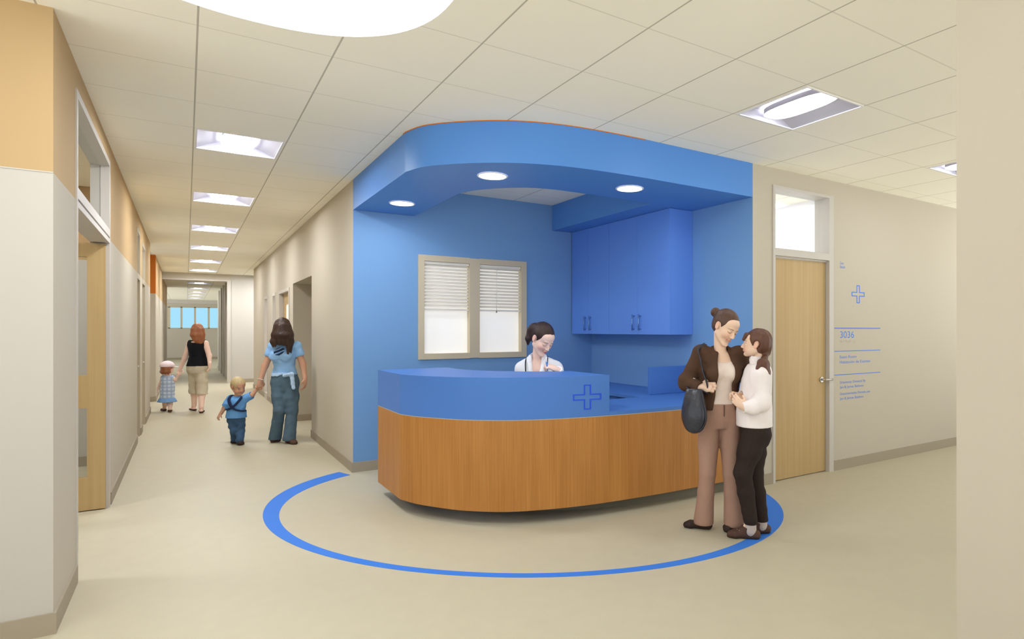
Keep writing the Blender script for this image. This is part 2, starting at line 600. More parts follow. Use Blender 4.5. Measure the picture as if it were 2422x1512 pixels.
# far wall with a ribbon window
mb = MB(); Y0 = 36.0
mb.box(-2.2, 3.0, Y0, Y0 + 0.15, 0, 1.5, W); mb.box(-2.2, 3.0, Y0, Y0 + 0.15, 2.53, H2, W)
mb.box(-2.2, -0.70, Y0, Y0 + 0.15, 1.5, 2.53, W); mb.box(1.55, 3.0, Y0, Y0 + 0.15, 1.5, 2.53, W)
mb.box(-2.2, 3.0, Y0 - 2.5, Y0 - 2.2, 2.62, H2, WW)
struct(mb, 'wall_far')
win = empty('window_2', (0.28, Y0, 1.5), kind='structure')
for x0, x1 in ((-0.70, -0.22), (-0.14, 0.32), (0.40, 0.88), (0.96, 1.55)):
    mb = MB(); mb.box(x0, x1, Y0 + 0.06, Y0 + 0.07, 1.53, 2.5, M['sky']); mb.build('pane', win, base=win.location)
mb = MB()
for x in (-0.70, -0.22, 0.32, 0.88, 1.47):
    mb.box(x, x + 0.08, Y0 - 0.02, Y0 + 0.1, 1.5, 2.53, M['taupe'])
mb.box(-0.7, 1.55, Y0 - 0.02, Y0 + 0.1, 1.5, 1.53, M['taupe']); mb.box(-0.7, 1.55, Y0 - 0.02, Y0 + 0.1, 2.5, 2.53, M['taupe'])
mb.build('window_frame', win, base=win.location)

# booth: blue back wall with a window hole, blue side wall
WX0, WX1, WZ0, WZ1 = 2.006, 3.249, 1.10, 2.19
mb = MB()
f = {'y-': BL, 'x-': W, 'x+': W, 'y+': W}
for x0, x1, z0, z1 in ((XR, WX0, 0, H), (WX1, XW + T, 0, H), (WX0, WX1, 0, WZ0), (WX0, WX1, WZ1, H)):
    mb.box(x0, x1, YB, YB + T, z0, z1, W, f)
struct(mb, 'wall_back')
mb = MB(); mb.box(XW, XW + T, YF, YB, 0, H, W, {'x-': BL, 'y-': W}); struct(mb, 'wall_booth_side')

# front wall on the right with the exam room door
DX0, DX1 = 4.425, 5.318
mb = MB()
for x0, x1, z0 in ((XW + T, DX0, 0), (DX0, DX1, 2.735), (DX1, 9.5, 0)):
    mb.box(x0, x1, YF, YF + T, z0, H, W)
struct(mb, 'wall_right')
mb = MB(); mb.box(XW + T, 5.9, 7.0, 7.1, 0, H, M['white']); mb.box(5.9, 6.0, YF + T, 7.1, 0, H, M['white']); mb.box(XW + T, XW + T + 0.02, YF + T, 7.0, 0, H, M['white']); struct(mb, 'wall_exam_room')
mb = MB(); mb.box(2.0, 2.15, -3.0, 0.976, 0, H, W); struct(mb, 'wall_right_near')

# open lobby sides, left unwalled for light; added mullions and rails, no panes
for n_, (p0, p1) in (('window_5', ((9.5, -3.0), (9.5, YF))), ('window_6', ((-4.0, -3.0), (-4.0, YF))), ('window_7', ((-4.0, -3.0), (2.0, -3.0))), ('window_8', ((2.15, -3.0), (9.5, -3.0)))):
    wn = empty(n_, (p0[0], p0[1], 0), kind='structure')
    mb = MB()
    L = math.hypot(p1[0] - p0[0], p1[1] - p0[1]); k = max(2, round(L / 1.7))
    for i in range(k + 1):
        x, y = p0[0] + (p1[0] - p0[0]) * i / k, p0[1] + (p1[1] - p0[1]) * i / k
        mb.box(x - 0.03, x + 0.03, y - 0.03, y + 0.03, 0, H, M['frame'])
    for z in (0.04, 2.2, H - 0.04):
        mb.box(min(p0[0], p1[0]) - 0.025, max(p0[0], p1[0]) + 0.025, min(p0[1], p1[1]) - 0.025, max(p0[1], p1[1]) + 0.025, z - 0.03, z + 0.03, M['frame'])
    mb.build('window_frame', wn, base=wn.location)
# baseboards
BH, BT, BM = 0.098, 0.012, M['base']


def baseboard(name, boxes):
    mb = MB()
    for b in boxes:
        mb.box(b[0], b[1], b[2], b[3], 0, BH, BM)
    struct(mb, 'baseboard_' + name)


baseboard('left', [(XL, XL + BT, YF - BT, D2[0] - 0.0, 0), (XL, XL + BT, D2[1] + 0.04, D3[0] - 0.04), (XL, XL + BT, D3[1] + 0.04, D4[0] - 0.04), (XL, XL + BT, D4[1] + 0.04, 13.087), (XL - 0.65, XL + 0.022, 15.038, 15.05), (XL + 0.01, XL + 0.022, 15.05, 24)])
baseboard('front_left', [(-4.0, XL, YF - BT, YF)])
baseboard('right_corridor', [(XR - BT, XR, YB - BT, AL[0]), (XR - BT, XR, AL[1], D5[0] - 0.05), (XR - BT, XR, D5[1] + 0.05, S3[0]), (XR - BT, XR, S3[1], S4[0]), (XR - BT, XR, S4[1], 17.23), (XR, 2.2, AL[1] - BT, AL[1])])
baseboard('back', [(XR, 3.5, YB - BT, YB)])
baseboard('right', [(XW + 0.0, DX0, YF - BT, YF), (DX1, 9.5, YF - BT, YF)])
baseboard('end', [(0.985, 3.9, 19.188, 19.2), (0.958, 0.97, 19.38, 27.0), (-2.2, 3.0, 35.985, 36.0)])
baseboard('right_near', [(2.0 - BT, 2.0, -3, 0.988), (2.0, 2.15, 0.976, 0.988)])
baseboard('side_room', [(-3.4, -3.388, YF + T, 8.3), (-3.4, XL - TL, 8.288, 8.3)])

# ------------------------------------------------------------------ doors
FR = M['frame']


def lever(mb, x, y, z, dx, dy, sgn):
    """rose, neck and lever of a door handle; (dx, dy) is the door normal, sgn the lever direction along the leaf"""
    n = Vector((dx, dy, 0)); t = Vector((-dy, dx, 0)) * sgn
    p = Vector((x, y, z))
    mb.tube([p, p + n * 0.012], 0.027, M['metal'], 16)
    mb.tube([p + n * 0.01, p + n * 0.05], 0.010, M['metal'], 10)
    mb.tube([p + n * 0.05 - t * 0.008, p + n * 0.052 + t * 0.06, p + n * 0.047 + t * 0.12], [0.011, 0.0095, 0.0085], M['metal'], 10)


# exam room door with its transom
d = empty('door_1', (4.86, YF, 0), kind='structure'); B = d.location
mb = MB()
mb.box(DX0, 4.455, YF - 0.012, YF + T + 0.012, 0, 2.735, FR)
mb.box(5.25, DX1, YF - 0.012, YF + T + 0.012, 0, 2.735, FR)
mb.box(4.455, 5.25, YF - 0.012, YF + T + 0.012, 2.092, 2.16, FR)
mb.box(4.455, 5.25, YF - 0.012, YF + T + 0.012, 2.71, 2.735, FR)
mb.box(4.455, 5.25, YF + 0.02, YF + 0.03, 2.076, 2.092, FR)
mb.build('door_frame', d, base=B)
mb = MB(); mb.box(4.458, 5.247, YF + 0.032, YF + 0.076, 0.008, 2.074, M['door_wood']); leaf = mb.build('door_leaf', d, base=B, bevel=0.002)
mb = MB(); lever(mb, 5.178, YF + 0.032, 0.915, 0, -1, 1); mb.build('door_handle', leaf, base=B)
mb = MB(); mb.box(4.455, 5.25, YF + 0.10, YF + 0.106, 2.16, 2.71, M['glass']); mb.build('transom_pane', d, base=B)

# open two-lite wood door of the side room, swung back against its far jamb
d = empty('door_2', (XL, 5.38, 0), kind='structure'); B = d.location
mb = MB()
a, b = D2
for y0, y1 in ((a, a + 0.045), (b - 0.045, b)):
    mb.box(XL - TL - 0.012, XL + 0.008, y0, y1, 0, 2.745, FR)
for z0, z1 in ((2.09, 2.125), (2.14, 2.20), (2.70, 2.745)):
    mb.box(XL - TL - 0.012, XL + 0.008, a + 0.045, b - 0.045, z0, z1, FR)
mb.box(XL - TL + 0.02, XL - 0.03, a + 0.045, b - 0.045, 2.125, 2.14, M['toe'])
mb.build('door_frame', d, base=B)
mb = MB()
LX0, LX1, ly = -1.44, -0.522, 6.20
for x0, x1, z0, z1 in ((LX1 - 0.11, LX1, 0.008, 2.078), (LX0, LX0 + 0.11, 0.008, 2.078), (LX0 + 0.11, LX1 - 0.11, 0.008, 0.262), (LX0 + 0.11, LX1 - 0.11, 0.80, 1.053), (LX0 + 0.11, LX1 - 0.11, 1.97, 2.078)):
    mb.box(x0, x1, ly, ly + 0.044, z0, z1, M['door_wood'])
leaf = mb.build('door_leaf', d, base=B)
for z0, z1 in ((0.262, 0.80), (1.053, 1.97)):
    mb = MB(); mb.box(LX0 + 0.11, LX1 - 0.11, ly + 0.018, ly + 0.024, z0, z1, M['glass']); mb.build('door_pane', leaf, base=B)
mb = MB(); lever(mb, LX0 + 0.06, ly, 0.93, 0, -1, -1); mb.build('door_handle', leaf, base=B)
mb = MB(); mb.box(XL - 0.055, XL - 0.049, a + 0.045, b - 0.045, 2.20, 2.70, M['glass']); mb.build('transom_pane', d, base=B)

# two narrow closed doors with transoms further down the left wall
for k, ((a, b), zt) in enumerate(((D3, 2.70), (D4, 2.64))):
    d = empty('door_%d' % (k + 3), (XL, (a + b) / 2, 0), kind='structure'); B = d.location
    mb = MB()
    for y0, y1 in ((a, a + 0.05), (b - 0.05, b)):
        mb.box(XL - TL - 0.01, XL + 0.003, y0, y1, 0, zt, M['jamb'])
    for z0, z1 in ((2.06, 2.13), (zt - 0.05, zt)):
        mb.box(XL - TL - 0.01, XL + 0.003, a + 0.05, b - 0.05, z0, z1, M['jamb'])
    mb.build('door_frame', d, base=B)
    mb = MB(); mb.box(XL - 0.098, XL - 0.06, a + 0.052, b - 0.052, 0.006, 2.056, M['taupe']); leaf = mb.build('door_leaf', d, base=B)
    mb = MB(); lever(mb, XL - 0.06, b - 0.12, 0.93, 1, 0, -1); mb.build('door_handle', leaf, base=B)
    mb = MB(); mb.box(XL - 0.075, XL - 0.069, a + 0.05, b - 0.05, 2.13, zt - 0.05, M['frost']); mb.build('transom_pane', d, base=B)

# wood door with a tall lite in the right corridor wall
d = empty('door_5', (XR, 11.57, 0), kind='structure'); B = d.location
a, b = D5
mb = MB()
for y0, y1 in ((a, a + 0.05), (b - 0.05, b)):
    mb.box(XR - 0.012, XR + T, y0, y1, 0, 2.088, FR)
mb.box(XR - 0.012, XR + T, a + 0.05, b - 0.05, 2.04, 2.088, FR)
mb.build('door_frame', d, base=B)
mb = MB()
for y0, y1, z0, z1 in ((a + 0.052, a + 0.2, 0.006, 2.036), (b - 0.24, b - 0.052, 0.006, 2.036), (a + 0.2, b - 0.24, 0.006, 0.3), (a + 0.2, b - 0.24, 1.85, 2.036)):
    mb.box(XR + 0.06, XR + 0.104, y0, y1, z0, z1, M['door_wood'])
leaf = mb.build('door_leaf', d, base=B)
mb = MB(); mb.box(XR + 0.08, XR + 0.086, a + 0.2, b - 0.24, 0.3, 1.85, M['frost']); mb.build('door_pane', leaf, base=B)
mb = MB(); lever(mb, XR + 0.06, b - 0.14, 0.93, -1, 0, 1); mb.build('door_handle', leaf, base=B)
for k, (a, b) in enumerate((S3, S4)):
    d = empty('window_%d' % (k + 3), (XR, (a + b) / 2, 0), kind='structure'); B = d.location
    mb = MB()
    for y0, y1 in ((a, a + 0.045), (b - 0.045, b)):
        mb.box(XR - 0.008, XR + T, y0, y1, 0, 2.1, FR)
    mb.box(XR - 0.008, XR + T, a + 0.045, b - 0.045, 2.05, 2.1, FR); mb.box(XR - 0.008, XR + T, a + 0.045, b - 0.045, 0, 0.12, FR)
    mb.build('window_frame', d, base=B)
    mb = MB(); mb.box(XR + 0.09, XR + 0.096, a + 0.045, b - 0.045, 0.12, 2.05, M['frost']); mb.build('pane', d, base=B)
# wood door in the far corridor
d = empty('door_6', (0.97, 20.1, 0), kind='structure'); B = d.location
mb = MB(); mb.box(0.955, 0.985, 19.55, 19.60, 0, 2.12, FR); mb.box(0.955, 0.985, 20.55, 20.60, 0, 2.12, FR); mb.box(0.955, 0.985, 19.60, 20.55, 2.07, 2.12, FR); mb.build('door_frame', d, base=B)
mb = MB(); mb.box(0.945, 0.968, 19.60, 20.55, 0.006, 2.07, M['door_wood']); mb.build('door_leaf', d, base=B)

# ------------------------------------------------------------------ booth window and blinds
win = empty('window_1', (2.63, YB, WZ0), kind='structure'); B = win.location
TP = M['taupe']
mb = MB(); ya, yb = YB - 0.02, YB + 0.09
mb.box(WX0 - 0.005, 2.062, ya, yb, WZ0 - 0.005, WZ1 + 0.005, TP); mb.box(3.187, WX1 + 0.005, ya, yb, WZ0 - 0.005, WZ1 + 0.005, TP)
mb.box(2.562, 2.678, ya, yb, WZ0, WZ1, TP)
for x0, x1 in ((2.062, 2.562), (2.678, 3.187)):
    mb.box(x0, x1, ya, yb, WZ0 - 0.005, 1.155, TP); mb.box(x0, x1, ya, yb, 2.133, WZ1 + 0.005, TP)
mb.build('window_frame', win, base=B)
for x0, x1 in ((2.062, 2.562), (2.678, 3.187)):
    mb = MB(); mb.box(x0, x1, YB + 0.055, YB + 0.062, 1.155, 2.133, M['frost']); mb.build('pane', win, base=B)
for i, (x0, x1) in enumerate(((2.066, 2.558), (2.682, 3.183))):
    b = empty('window_blind', ((x0 + x1) / 2, YB + 0.02, 2.13), ('raised white slat blind in the left half of the booth window', 'raised white slat blind with a hanging wand in the right half of the booth window')[i], 'blind', 'slat blinds in the booth window')
    B = b.location
    mb = MB(); mb.box(x0, x1, YB - 0.004, YB + 0.036, 2.105, 2.131, M['blind']); mb.build('headrail', b, base=B)
    mb = MB()
    for k in range(13):
        z = 2.09 - k * 0.0355
        mb.hexa([(x0, YB + 0.004, z - 0.012), (x1, YB + 0.004, z - 0.012), (x1, YB + 0.028, z + 0.010), (x0, YB + 0.028, z + 0.010),
                 (x0, YB + 0.003, z - 0.009), (x1, YB + 0.003, z - 0.009), (x1, YB + 0.027, z + 0.013), (x0, YB + 0.027, z + 0.013)], M['blind'])
    mb.build('slats', b, base=B)
    mb = MB(); mb.box(x0, x1, YB + 0.002, YB + 0.03, 1.615, 1.633, M['blind']); mb.build('bottom_rail', b, base=B)
    if i:
        mb = MB(); mb.tube([(2.884, YB - 0.006, 2.11), (2.884, YB - 0.006, 1.62)], 0.003, M['blind'], 6); w = mb.build('wand', b, base=B)
        mb = MB(); mb.tube([(2.884, YB - 0.006, 1.622), (2.884, YB - 0.006, 1.60)], [0.005, 0.008], M['toe'], 8); mb.build('tassel', w, base=B)

# ------------------------------------------------------------------ lights
def make_troffer(z):
    t = empty('ceiling_light', (0, 0, z))
    mb = MB(); h = THALF; wm = M['reflector']
    mb.quad([(-h, -h, 0), (-h, h, 0), (-0.13, h, 0.075), (-0.13, -h, 0.075)], wm)
    mb.quad([(h, h, 0), (h, -h, 0), (0.13, -h, 0.075), (0.13, h, 0.075)], wm)
    mb.quad([(-0.13, -h, 0.075), (-0.13, h, 0.075), (0.13, h, 0.075), (0.13, -h, 0.075)], wm)
    for s in (-1, 1):
        mb.quad([(-h, s * h, 0), (-0.13, s * h, 0.075), (0.13, s * h, 0.075), (h, s * h, 0)], wm)
    mb.build('housing', t, base=(0, 0, 0), recalc=False)
    mb = MB()
    for a0, a1 in ((-h, -h + 0.012), (h - 0.012, h)):
        mb.box(a0, a1, -h, h, -0.004, 0.002, M['white'])
        mb.box(-h + 0.012, h - 0.012, a0, a1, -0.004, 0.002, M['white'])
    mb.build('trim', t, base=(0, 0, 0))
    mb = MB()
    rim = superellipse(0, 0, 0.118, h - 0.022, 3.0, 40)
    rings = [[mb.bm.verts.new((x * f, y * f, z)) for x, y in rim] for f, z in ((1.0, 0.024), (0.9, 0.016), (0.6, 0.013))]
    for r0, r1 in zip(rings, rings[1:]):
        for k in range(40):
            mb.bm.faces.new((r0[k], r1[k], r1[(k + 1) % 40], r0[(k + 1) % 40])).smooth = True
    mb.bm.faces.new(rings[-1][::-1])
    top = [mb.bm.verts.new((x, y, 0.06)) for x, y in rim]
    mb.mi(M['lens'])
    for k in range(40):
        mb.bm.faces.new((rings[0][k], rings[0][(k + 1) % 40], top[(k + 1) % 40], top[k])).material_index = mb.mi(wm)
    mb.build('lens', t, base=(0, 0, 0), recalc=False)
    return t


ORD = ['nearest', 'second nearest', 'third nearest', 'fourth nearest', 'fifth nearest', 'sixth nearest']
proto = make_troffer(H)
spots = []
for i, p in enumerate(TROF):
    spots.append((p, H, 'square recessed troffer light, %s of the row down the corridor ceiling' % ORD[i], 'troffer lights in the near corridor ceiling'))
for i, p in enumerate(TROF_FAR):
    spots.append((p, H2, 'small distant troffer light, %s of the row beyond the corridor beam' % ORD[i], 'troffer lights in the far corridor ceiling'))
spots.append((TROF_R[0], H, 'large square troffer light in the lobby ceiling above the woman and girl', 'troffer lights in the lobby ceiling'))
spots.append((TROF_R[1], H, 'troffer light in the lobby ceiling cut off by the near right wall', 'troffer lights in the lobby ceiling'))
BL_ = ['over the lobby left of the near wall behind the viewer', 'behind the near right wall, level with its start', 'behind the near right wall, farther from it', 'at the far right end of the lobby by the sign wall', 'at the far right end of the lobby away from the sign wall',
       'on the left side of the lobby nearer the orange banded wall', 'on the left side of the lobby away from the orange banded wall', 'inside the side room with the open wood door', 'inside the side room behind the swung open door', 'in the side passage at the far end of the corridor', 'in the side passage, hidden just past the end of the corridor wall', 'inside the exam room behind the closed wood door', 'inside the exam room farther from its door']
for p, l in zip(TROF_ADDED, BL_):
    spots.append((p, H, 'added troffer light %s' % l, 'added troffer lights out of the picture'))
for i, (p, z, l, g) in enumerate(spots):
    o = proto if i == 0 else copy_thing(proto, (p[0], p[1], z), l)
    if z == H2 or i >= len(TROF) + len(TROF_FAR) and p not in TROF_ADDED[6:]:
        for ch in o.children:
            if ch.name.startswith('lens'):
                ch.data = ch.data.copy(); ch.data.materials[0] = M['lens_far' if z == H2 else 'lens_lobby']
    o.location = (p[0], p[1], z); o['label'] = l; o['category'] = 'ceiling light'; o['group'] = g

t = empty('ceiling_light', (0.27, 2.70, H), 'large round glowing ceiling light cut by the top of the photo', 'ceiling light'); B = t.location
mb = MB(); n = len(COVE)
lo = [mb.bm.verts.new((x, y, H)) for x, y in COVE]; hi = [mb.bm.verts.new((x, y, H + 0.05)) for x, y in COVE]
for i in range(n):
    mb.bm.faces.new((lo[i], lo[(i + 1) % n], hi[(i + 1) % n], hi[i])).material_index = mb.mi(M['white'])
mb.build('rim', t, base=B)
mb = MB(); mb.bm.faces.new([mb.bm.verts.new((x, y, H + 0.03)) for x, y in COVE][::-1]).material_index = mb.mi(M['cove']); mb.build('diffuser', t, base=B, recalc=False)

# ------------------------------------------------------------------ canopy over the desk
OUT = [(1.359, 6.42), (1.359, 4.72)] + catmull([(1.359, 4.66), (1.42, 4.45), (1.549, 4.275), (1.756, 4.083), (1.983, 3.945), (2.246, 3.856), (2.552, 3.812), (2.95, 3.79)], 8) + [(XW, YF)]
INN = [(1.955, 6.42), (1.955, 5.25)] + catmull([(1.957, 5.17), (1.999, 5.0), (2.11, 4.815), (2.323, 4.62), (2.557, 4.54), (2.83, 4.525)], 8) + [(3.602, 4.525)]
ZC = 2.59


def smooth_angle(o, a=0.6):
    me = o.data
    me.shade_smooth()
    me.set_sharp_from_angle(angle=a)
    return o


can = empty('canopy', (2.8, 5.0, ZC), 'curved blue canopy hanging from the ceiling above the reception desk', 'canopy'); B = can.location
mb = MB()
mb.prism([p for p in OUT] + [(XW, 6.42), (3.602, 6.42)] + INN[::-1], ZC, H - 0.001, M['soffit'])
smooth_angle(mb.build('fascia', can, base=B))


def offset(poly, d):
    out = []
    for i in range(len(poly)):
        a = np.array(poly[max(i - 1, 0)]); b = np.array(poly[min(i + 1, len(poly) - 1)])
        t = (b - a) / (np.linalg.norm(b - a) + 1e-9)
        out.append((poly[i][0] - t[1] * d, poly[i][1] + t[0] * d))
    return out


mb = MB(); rib = offset(OUT, -0.004)
mb.prism(rib[1:-1] + offset(OUT, 0.02)[1:-1][::-1], H - 0.006, H - 0.0005, M['deep_orange'])
o = mb.build('reveal_strip', can, base=B); o['label'] = 'thin orange strip along the canopy top'
for i, (x, y) in enumerate(((1.666, 5.83), (1.944, 4.402), (3.065, 4.146))):
    l = ('round downlight in the canopy near the corridor corner', 'round downlight in the bulging front of the canopy', 'round downlight in the canopy above the cabinet side')[i]
    if i == 0:
        dl = empty('downlight', (x, y, ZC), l, 'ceiling light', 'round downlights in the blue canopy')
        mb = MB(); mb.lathe((0, 0, 0), [(0.118, -0.0005), (0.116, -0.006), (0.104, -0.007), (0.100, -0.002)], M['white']); mb.build('trim', dl, base=(0, 0, 0))
        mb = MB(); mb.disc((0, 0, -0.003), 0.101, M['spot']); mb.build('lens', dl, base=(0, 0, 0), recalc=False)
    else:
        copy_thing(dl, (x, y, ZC), l)

# ------------------------------------------------------------------ reception desk
DKS = [(1.359, 5.47), (1.359, 4.85)] + catmull([(1.36, 4.80), (1.42, 4.62), (1.514, 4.448), (1.658, 4.240), (1.895, 4.040), (2.18, 3.925), (2.45, 3.862), (2.72, 3.828), (3.1, 3.80), (3.5, 3.792)], 8) + [(XW - 0.002, YF)]
desk = empty('reception_desk', (2.6, 4.6, 0), 'curved reception desk with wood veneer front and blue raised counter', 'desk'); B = desk.location
mb = MB(); ins = offset(DKS, 0.035)
mb.prism(DKS + ins[::-1], 0.10, 0.752, M['desk_wood']); smooth_angle(mb.build('front_panel', desk, base=B))
mb = MB(); TOE = catmull([(1.70, 5.42), (1.71, 5.05), (1.80, 4.76), (2.0, 4.46), (2.3, 4.22), (2.7, 4.03), (3.2, 3.905), (3.7, 3.855), (XW - 0.003, 3.848)], 6)
mb.prism(TOE + offset(TOE, 0.02)[::-1], 0, 0.10, M['toe']); smooth_angle(mb.build('toe_kick', desk, base=B))
mb = MB(); mb.prism(offset(DKS, -0.0015) + offset(DKS, 0.03)[::-1], 0.752, 0.757, M['jamb']); mb.build('edge_strip', desk, base=B)


def cut_x(poly, x):
    out = []
    for i, p in enumerate(poly):
        if p[0] <= x:
            out.append(p)
        else:
            a = poly[i - 1]; t = (x - a[0]) / (p[0] - a[0])
            out.append((x, a[1] + t * (p[1] - a[1])))
            break
    return out


XC = 2.645


def front_y(x):
    for i in range(1, len(DKS)):
        a, b = DKS[i - 1], DKS[i]
        if a[0] <= x <= b[0] and b[0] > a[0]:
            return a[1] + (x - a[0]) / (b[0] - a[0]) * (b[1] - a[1])
    return YF


front = cut_x(DKS, XC)
inner = [(1.97, 5.47), (1.97, 5.25)] + catmull([(1.972, 5.2), (2.01, 5.0), (2.11, 4.80), (2.30, 4.58), (2.47, 4.47), (XC, 4.42)], 6)
mb = MB(); mb.prism(front + offset(front, 0.05)[::-1], 0.757, 1.03, M['counter']); ctr = smooth_angle(mb.build('raised_front', desk, base=B))
mb = MB(); mb.prism(front + inner[::-1], 1.03, 1.062, M['counter']); smooth_angle(mb.build('counter_top', desk, base=B))
mb = MB(); mb.box(XC - 0.03, XC, front[-1][1] + 0.05, 4.40, 0.757, 1.03, M['counter']); mb.build('end_panel', desk, base=B)
mb = MB(); mb.box(1.41, 1.95, 5.44, 5.468, 0.1, 1.03, M['counter']); mb.build('end_panel', desk, base=B)
low = [(x, y) for x, y in offset(DKS, 0.06) if 2.3 <= x < XC] + [(XC + 0.001, front_y(XC) + 0.06), (XC + 0.001, front_y(XC))] + [(x, y) for x, y in DKS if x > XC + 0.01]
mb = MB(); mb.prism(low + [(XW - 0.003, 6.40), (3.46, 6.40), (3.46, 4.52), (2.3, 4.52)], 0.757, 0.785, M['counter']); mb.build('worktop', desk, base=B)
mb = MB(); mb.box(3.66, XW - 0.003, 4.62, 4.66, 0.785, 1.05, M['counter']); mb.build('screen_panel', desk, base=B, bevel=0.004)
mb = MB(); mb.box(3.50, 3.52, 4.53, 6.39, 0.0, 0.757, M['counter']); mb.build('base_panel', desk, base=B)


def cross_outline(mb, m, conv, a, b, w, th):
    """outlined plus sign: half-arm a, half-width b, line width w; conv(s, t, n) maps sign coordinates to the world"""
    o = [(-b, a), (b, a), (b, b), (a, b), (a, -b), (b, -b), (b, -a), (-b, -a), (-b, -b), (-a, -b), (-a, b), (-b, b)]
    q = a - w; r = b - w
    i = [(-r, q), (r, q), (r, r), (q, r), (q, -r), (r, -r), (r, -q), (-r, -q), (-r, -r), (-q, -r), (-q, r), (-r, r)]
    for k in range(12):
        j = (k + 1) % 12
        for s in range(4):
            t0, t1 = s / 4, (s + 1) / 4
            L = lambda A, B_, t: (A[0] + (B_[0] - A[0]) * t, A[1] + (B_[1] - A[1]) * t)
            p = [L(o[k], o[j], t0), L(o[k], o[j], t1), L(i[k], i[j], t1), L(i[k], i[j], t0)]
            mb.hexa([conv(*c, 0) for c in p] + [conv(*c, th) for c in p], m)


mb = MB()
cross_outline(mb, M['emblem'], lambda s, t, n: (2.463 + s * 1.22, front_y(2.463 + s * 1.22) - 0.0005 - n, 0.905 + t), 0.0925, 0.0235, 0.0085, 0.002)
o = mb.build('cross_emblem', desk, base=B); o['label'] = 'dark blue outlined cross emblem'

# ------------------------------------------------------------------ wall cabinets
for i, (y0, y1, yc) in enumerate(((4.575, 5.609, 5.093), (5.612, 6.40, 6.037))):
    c = empty('wall_cabinet', (4.01, (y0 + y1) / 2, 1.36), ('blue wall cabinet with its end showing, nearer the lobby' , 'blue wall cabinet farther back in the booth corner')[i], 'cabinet', 'blue wall cabinets above the side counter')
    B = c.location
    mb = MB(); mb.box(3.885, XW - 0.002, y0, y1, 1.36, ZC - 0.003, M['cab']); mb.build('body', c, base=B)
    for k, (a, b) in enumerate(((y0, yc - 0.001), (yc + 0.001, y1))):
        mb = MB(); mb.box(3.865, 3.884, a, b, 1.36, ZC - 0.003, M['cab']); dr = mb.build('door', c, base=B)
        hy = yc + (-0.055, 0.055)[k]
        mb = MB(); mb.tube([(3.838, hy, 1.40), (3.838, hy, 1.565)], 0.0075, M['handle'], 10)
        for z in (1.415, 1.55):
            mb.tube([(3.865, hy, z), (3.838, hy, z)], 0.006, M['handle'], 8)
        mb.build('handle', dr, base=B)

# ------------------------------------------------------------------ blue ring on the floor
def ring_edge(rx, ry, n=240):
    return [floor_at(1237.5 + rx * math.cos(2 * math.pi * i / n), 1220.5 + ry * math.sin(2 * math.pi * i / n)) for i in range(n)]


ro, ri = ring_edge(616, 146.3), ring_edge(577.5, 136.5)
mb = MB()
n = len(ro)
keep = lambda p: (p[1] < 3.86 and p[0] > 2) or (p[0] < XR - BT) or (p[0] <= 2 and p[1] < 3.6)
bm = mb.bm
for i in range(n):
    j = (i + 1) % n
    q = [ro[i], ro[j], ri[j], ri[i]]
    if all(keep(p) for p in q):
        lo = [bm.verts.new((p[0], p[1], 0.0004)) for p in q]; hi = [bm.verts.new((p[0], p[1], 0.0016)) for p in q]
        for f in ([hi[0], hi[1], hi[2], hi[3]], [lo[0], lo[1], hi[1], hi[0]], [lo[2], lo[3], hi[3], hi[2]]):
            bm.faces.new(f)
mb.mi(M['ring'])
bmesh.ops.remove_doubles(bm, verts=bm.verts, dist=1e-5)
c0 = floor_at(1237.5, 1362)
prop(mb.build('floor_ring', loc=(c0[0], c0[1], 0.0004)), 'thin blue ring inlaid in the beige floor around the desk', 'floor marking')

# ------------------------------------------------------------------ lettering beside the exam room door
sg = empty('room_sign', (5.74, YF, 1.3), 'blue vinyl room sign with cross, number and lines beside the wood door', 'sign'); B = sg.location
SY = YF - 0.0008


def text(name, s, x0, x1, zb, m, cap=None):
    cu = bpy.data.curves.new(name, 'FONT')
    cu.body = s
    cu.extrude = 0.0
    o = bpy.data.objects.new(name, cu)
    COL.objects.link(o)
    dg = bpy.context.evaluated_depsgraph_get()
    me = bpy.data.meshes.new_from_object(o.evaluated_get(dg))
    bpy.data.objects.remove(o)
    co = np.array([v.co for v in me.vertices])
    sx = (x1 - x0) / (co[:, 0].max() - co[:, 0].min())
    sz = (cap or 0.03) / 0.73
    mn = co[:, 0].min()
    faces = [list(p.vertices) for p in me.polygons]
    ext = sorted((co[f, 0].min(), co[f, 0].max(), k) for k, f in enumerate(faces))
    gaps, hi = [], ext[0][1]
    for e in ext[1:]:
        gaps.append((e[0] - hi, e[0])); hi = max(hi, e[1])
    cuts = sorted(g[1] for g in sorted(gaps)[::-1][:len(s.split()) - 1])
    bpy.data.meshes.remove(me)
    for w in range(len(cuts) + 1):                       # one part per word
        sel = [faces[k] for a, b_, k in ext if sum(a >= c - 1e-6 for c in cuts) == w]
        used = sorted({v for f in sel for v in f}); mp = {v: n for n, v in enumerate(used)}
        m2 = bpy.data.meshes.new(name)
        m2.from_pydata([((co[v, 0] - mn) * sx + x0 - B.x, SY - B.y, co[v, 1] * sz + zb - B.z) for v in used], [], [[mp[v] for v in f] for f in sel])
        m2.materials.append(m)
        o = bpy.data.objects.new(name, m2)
        COL.objects.link(o)
        o.parent = sg


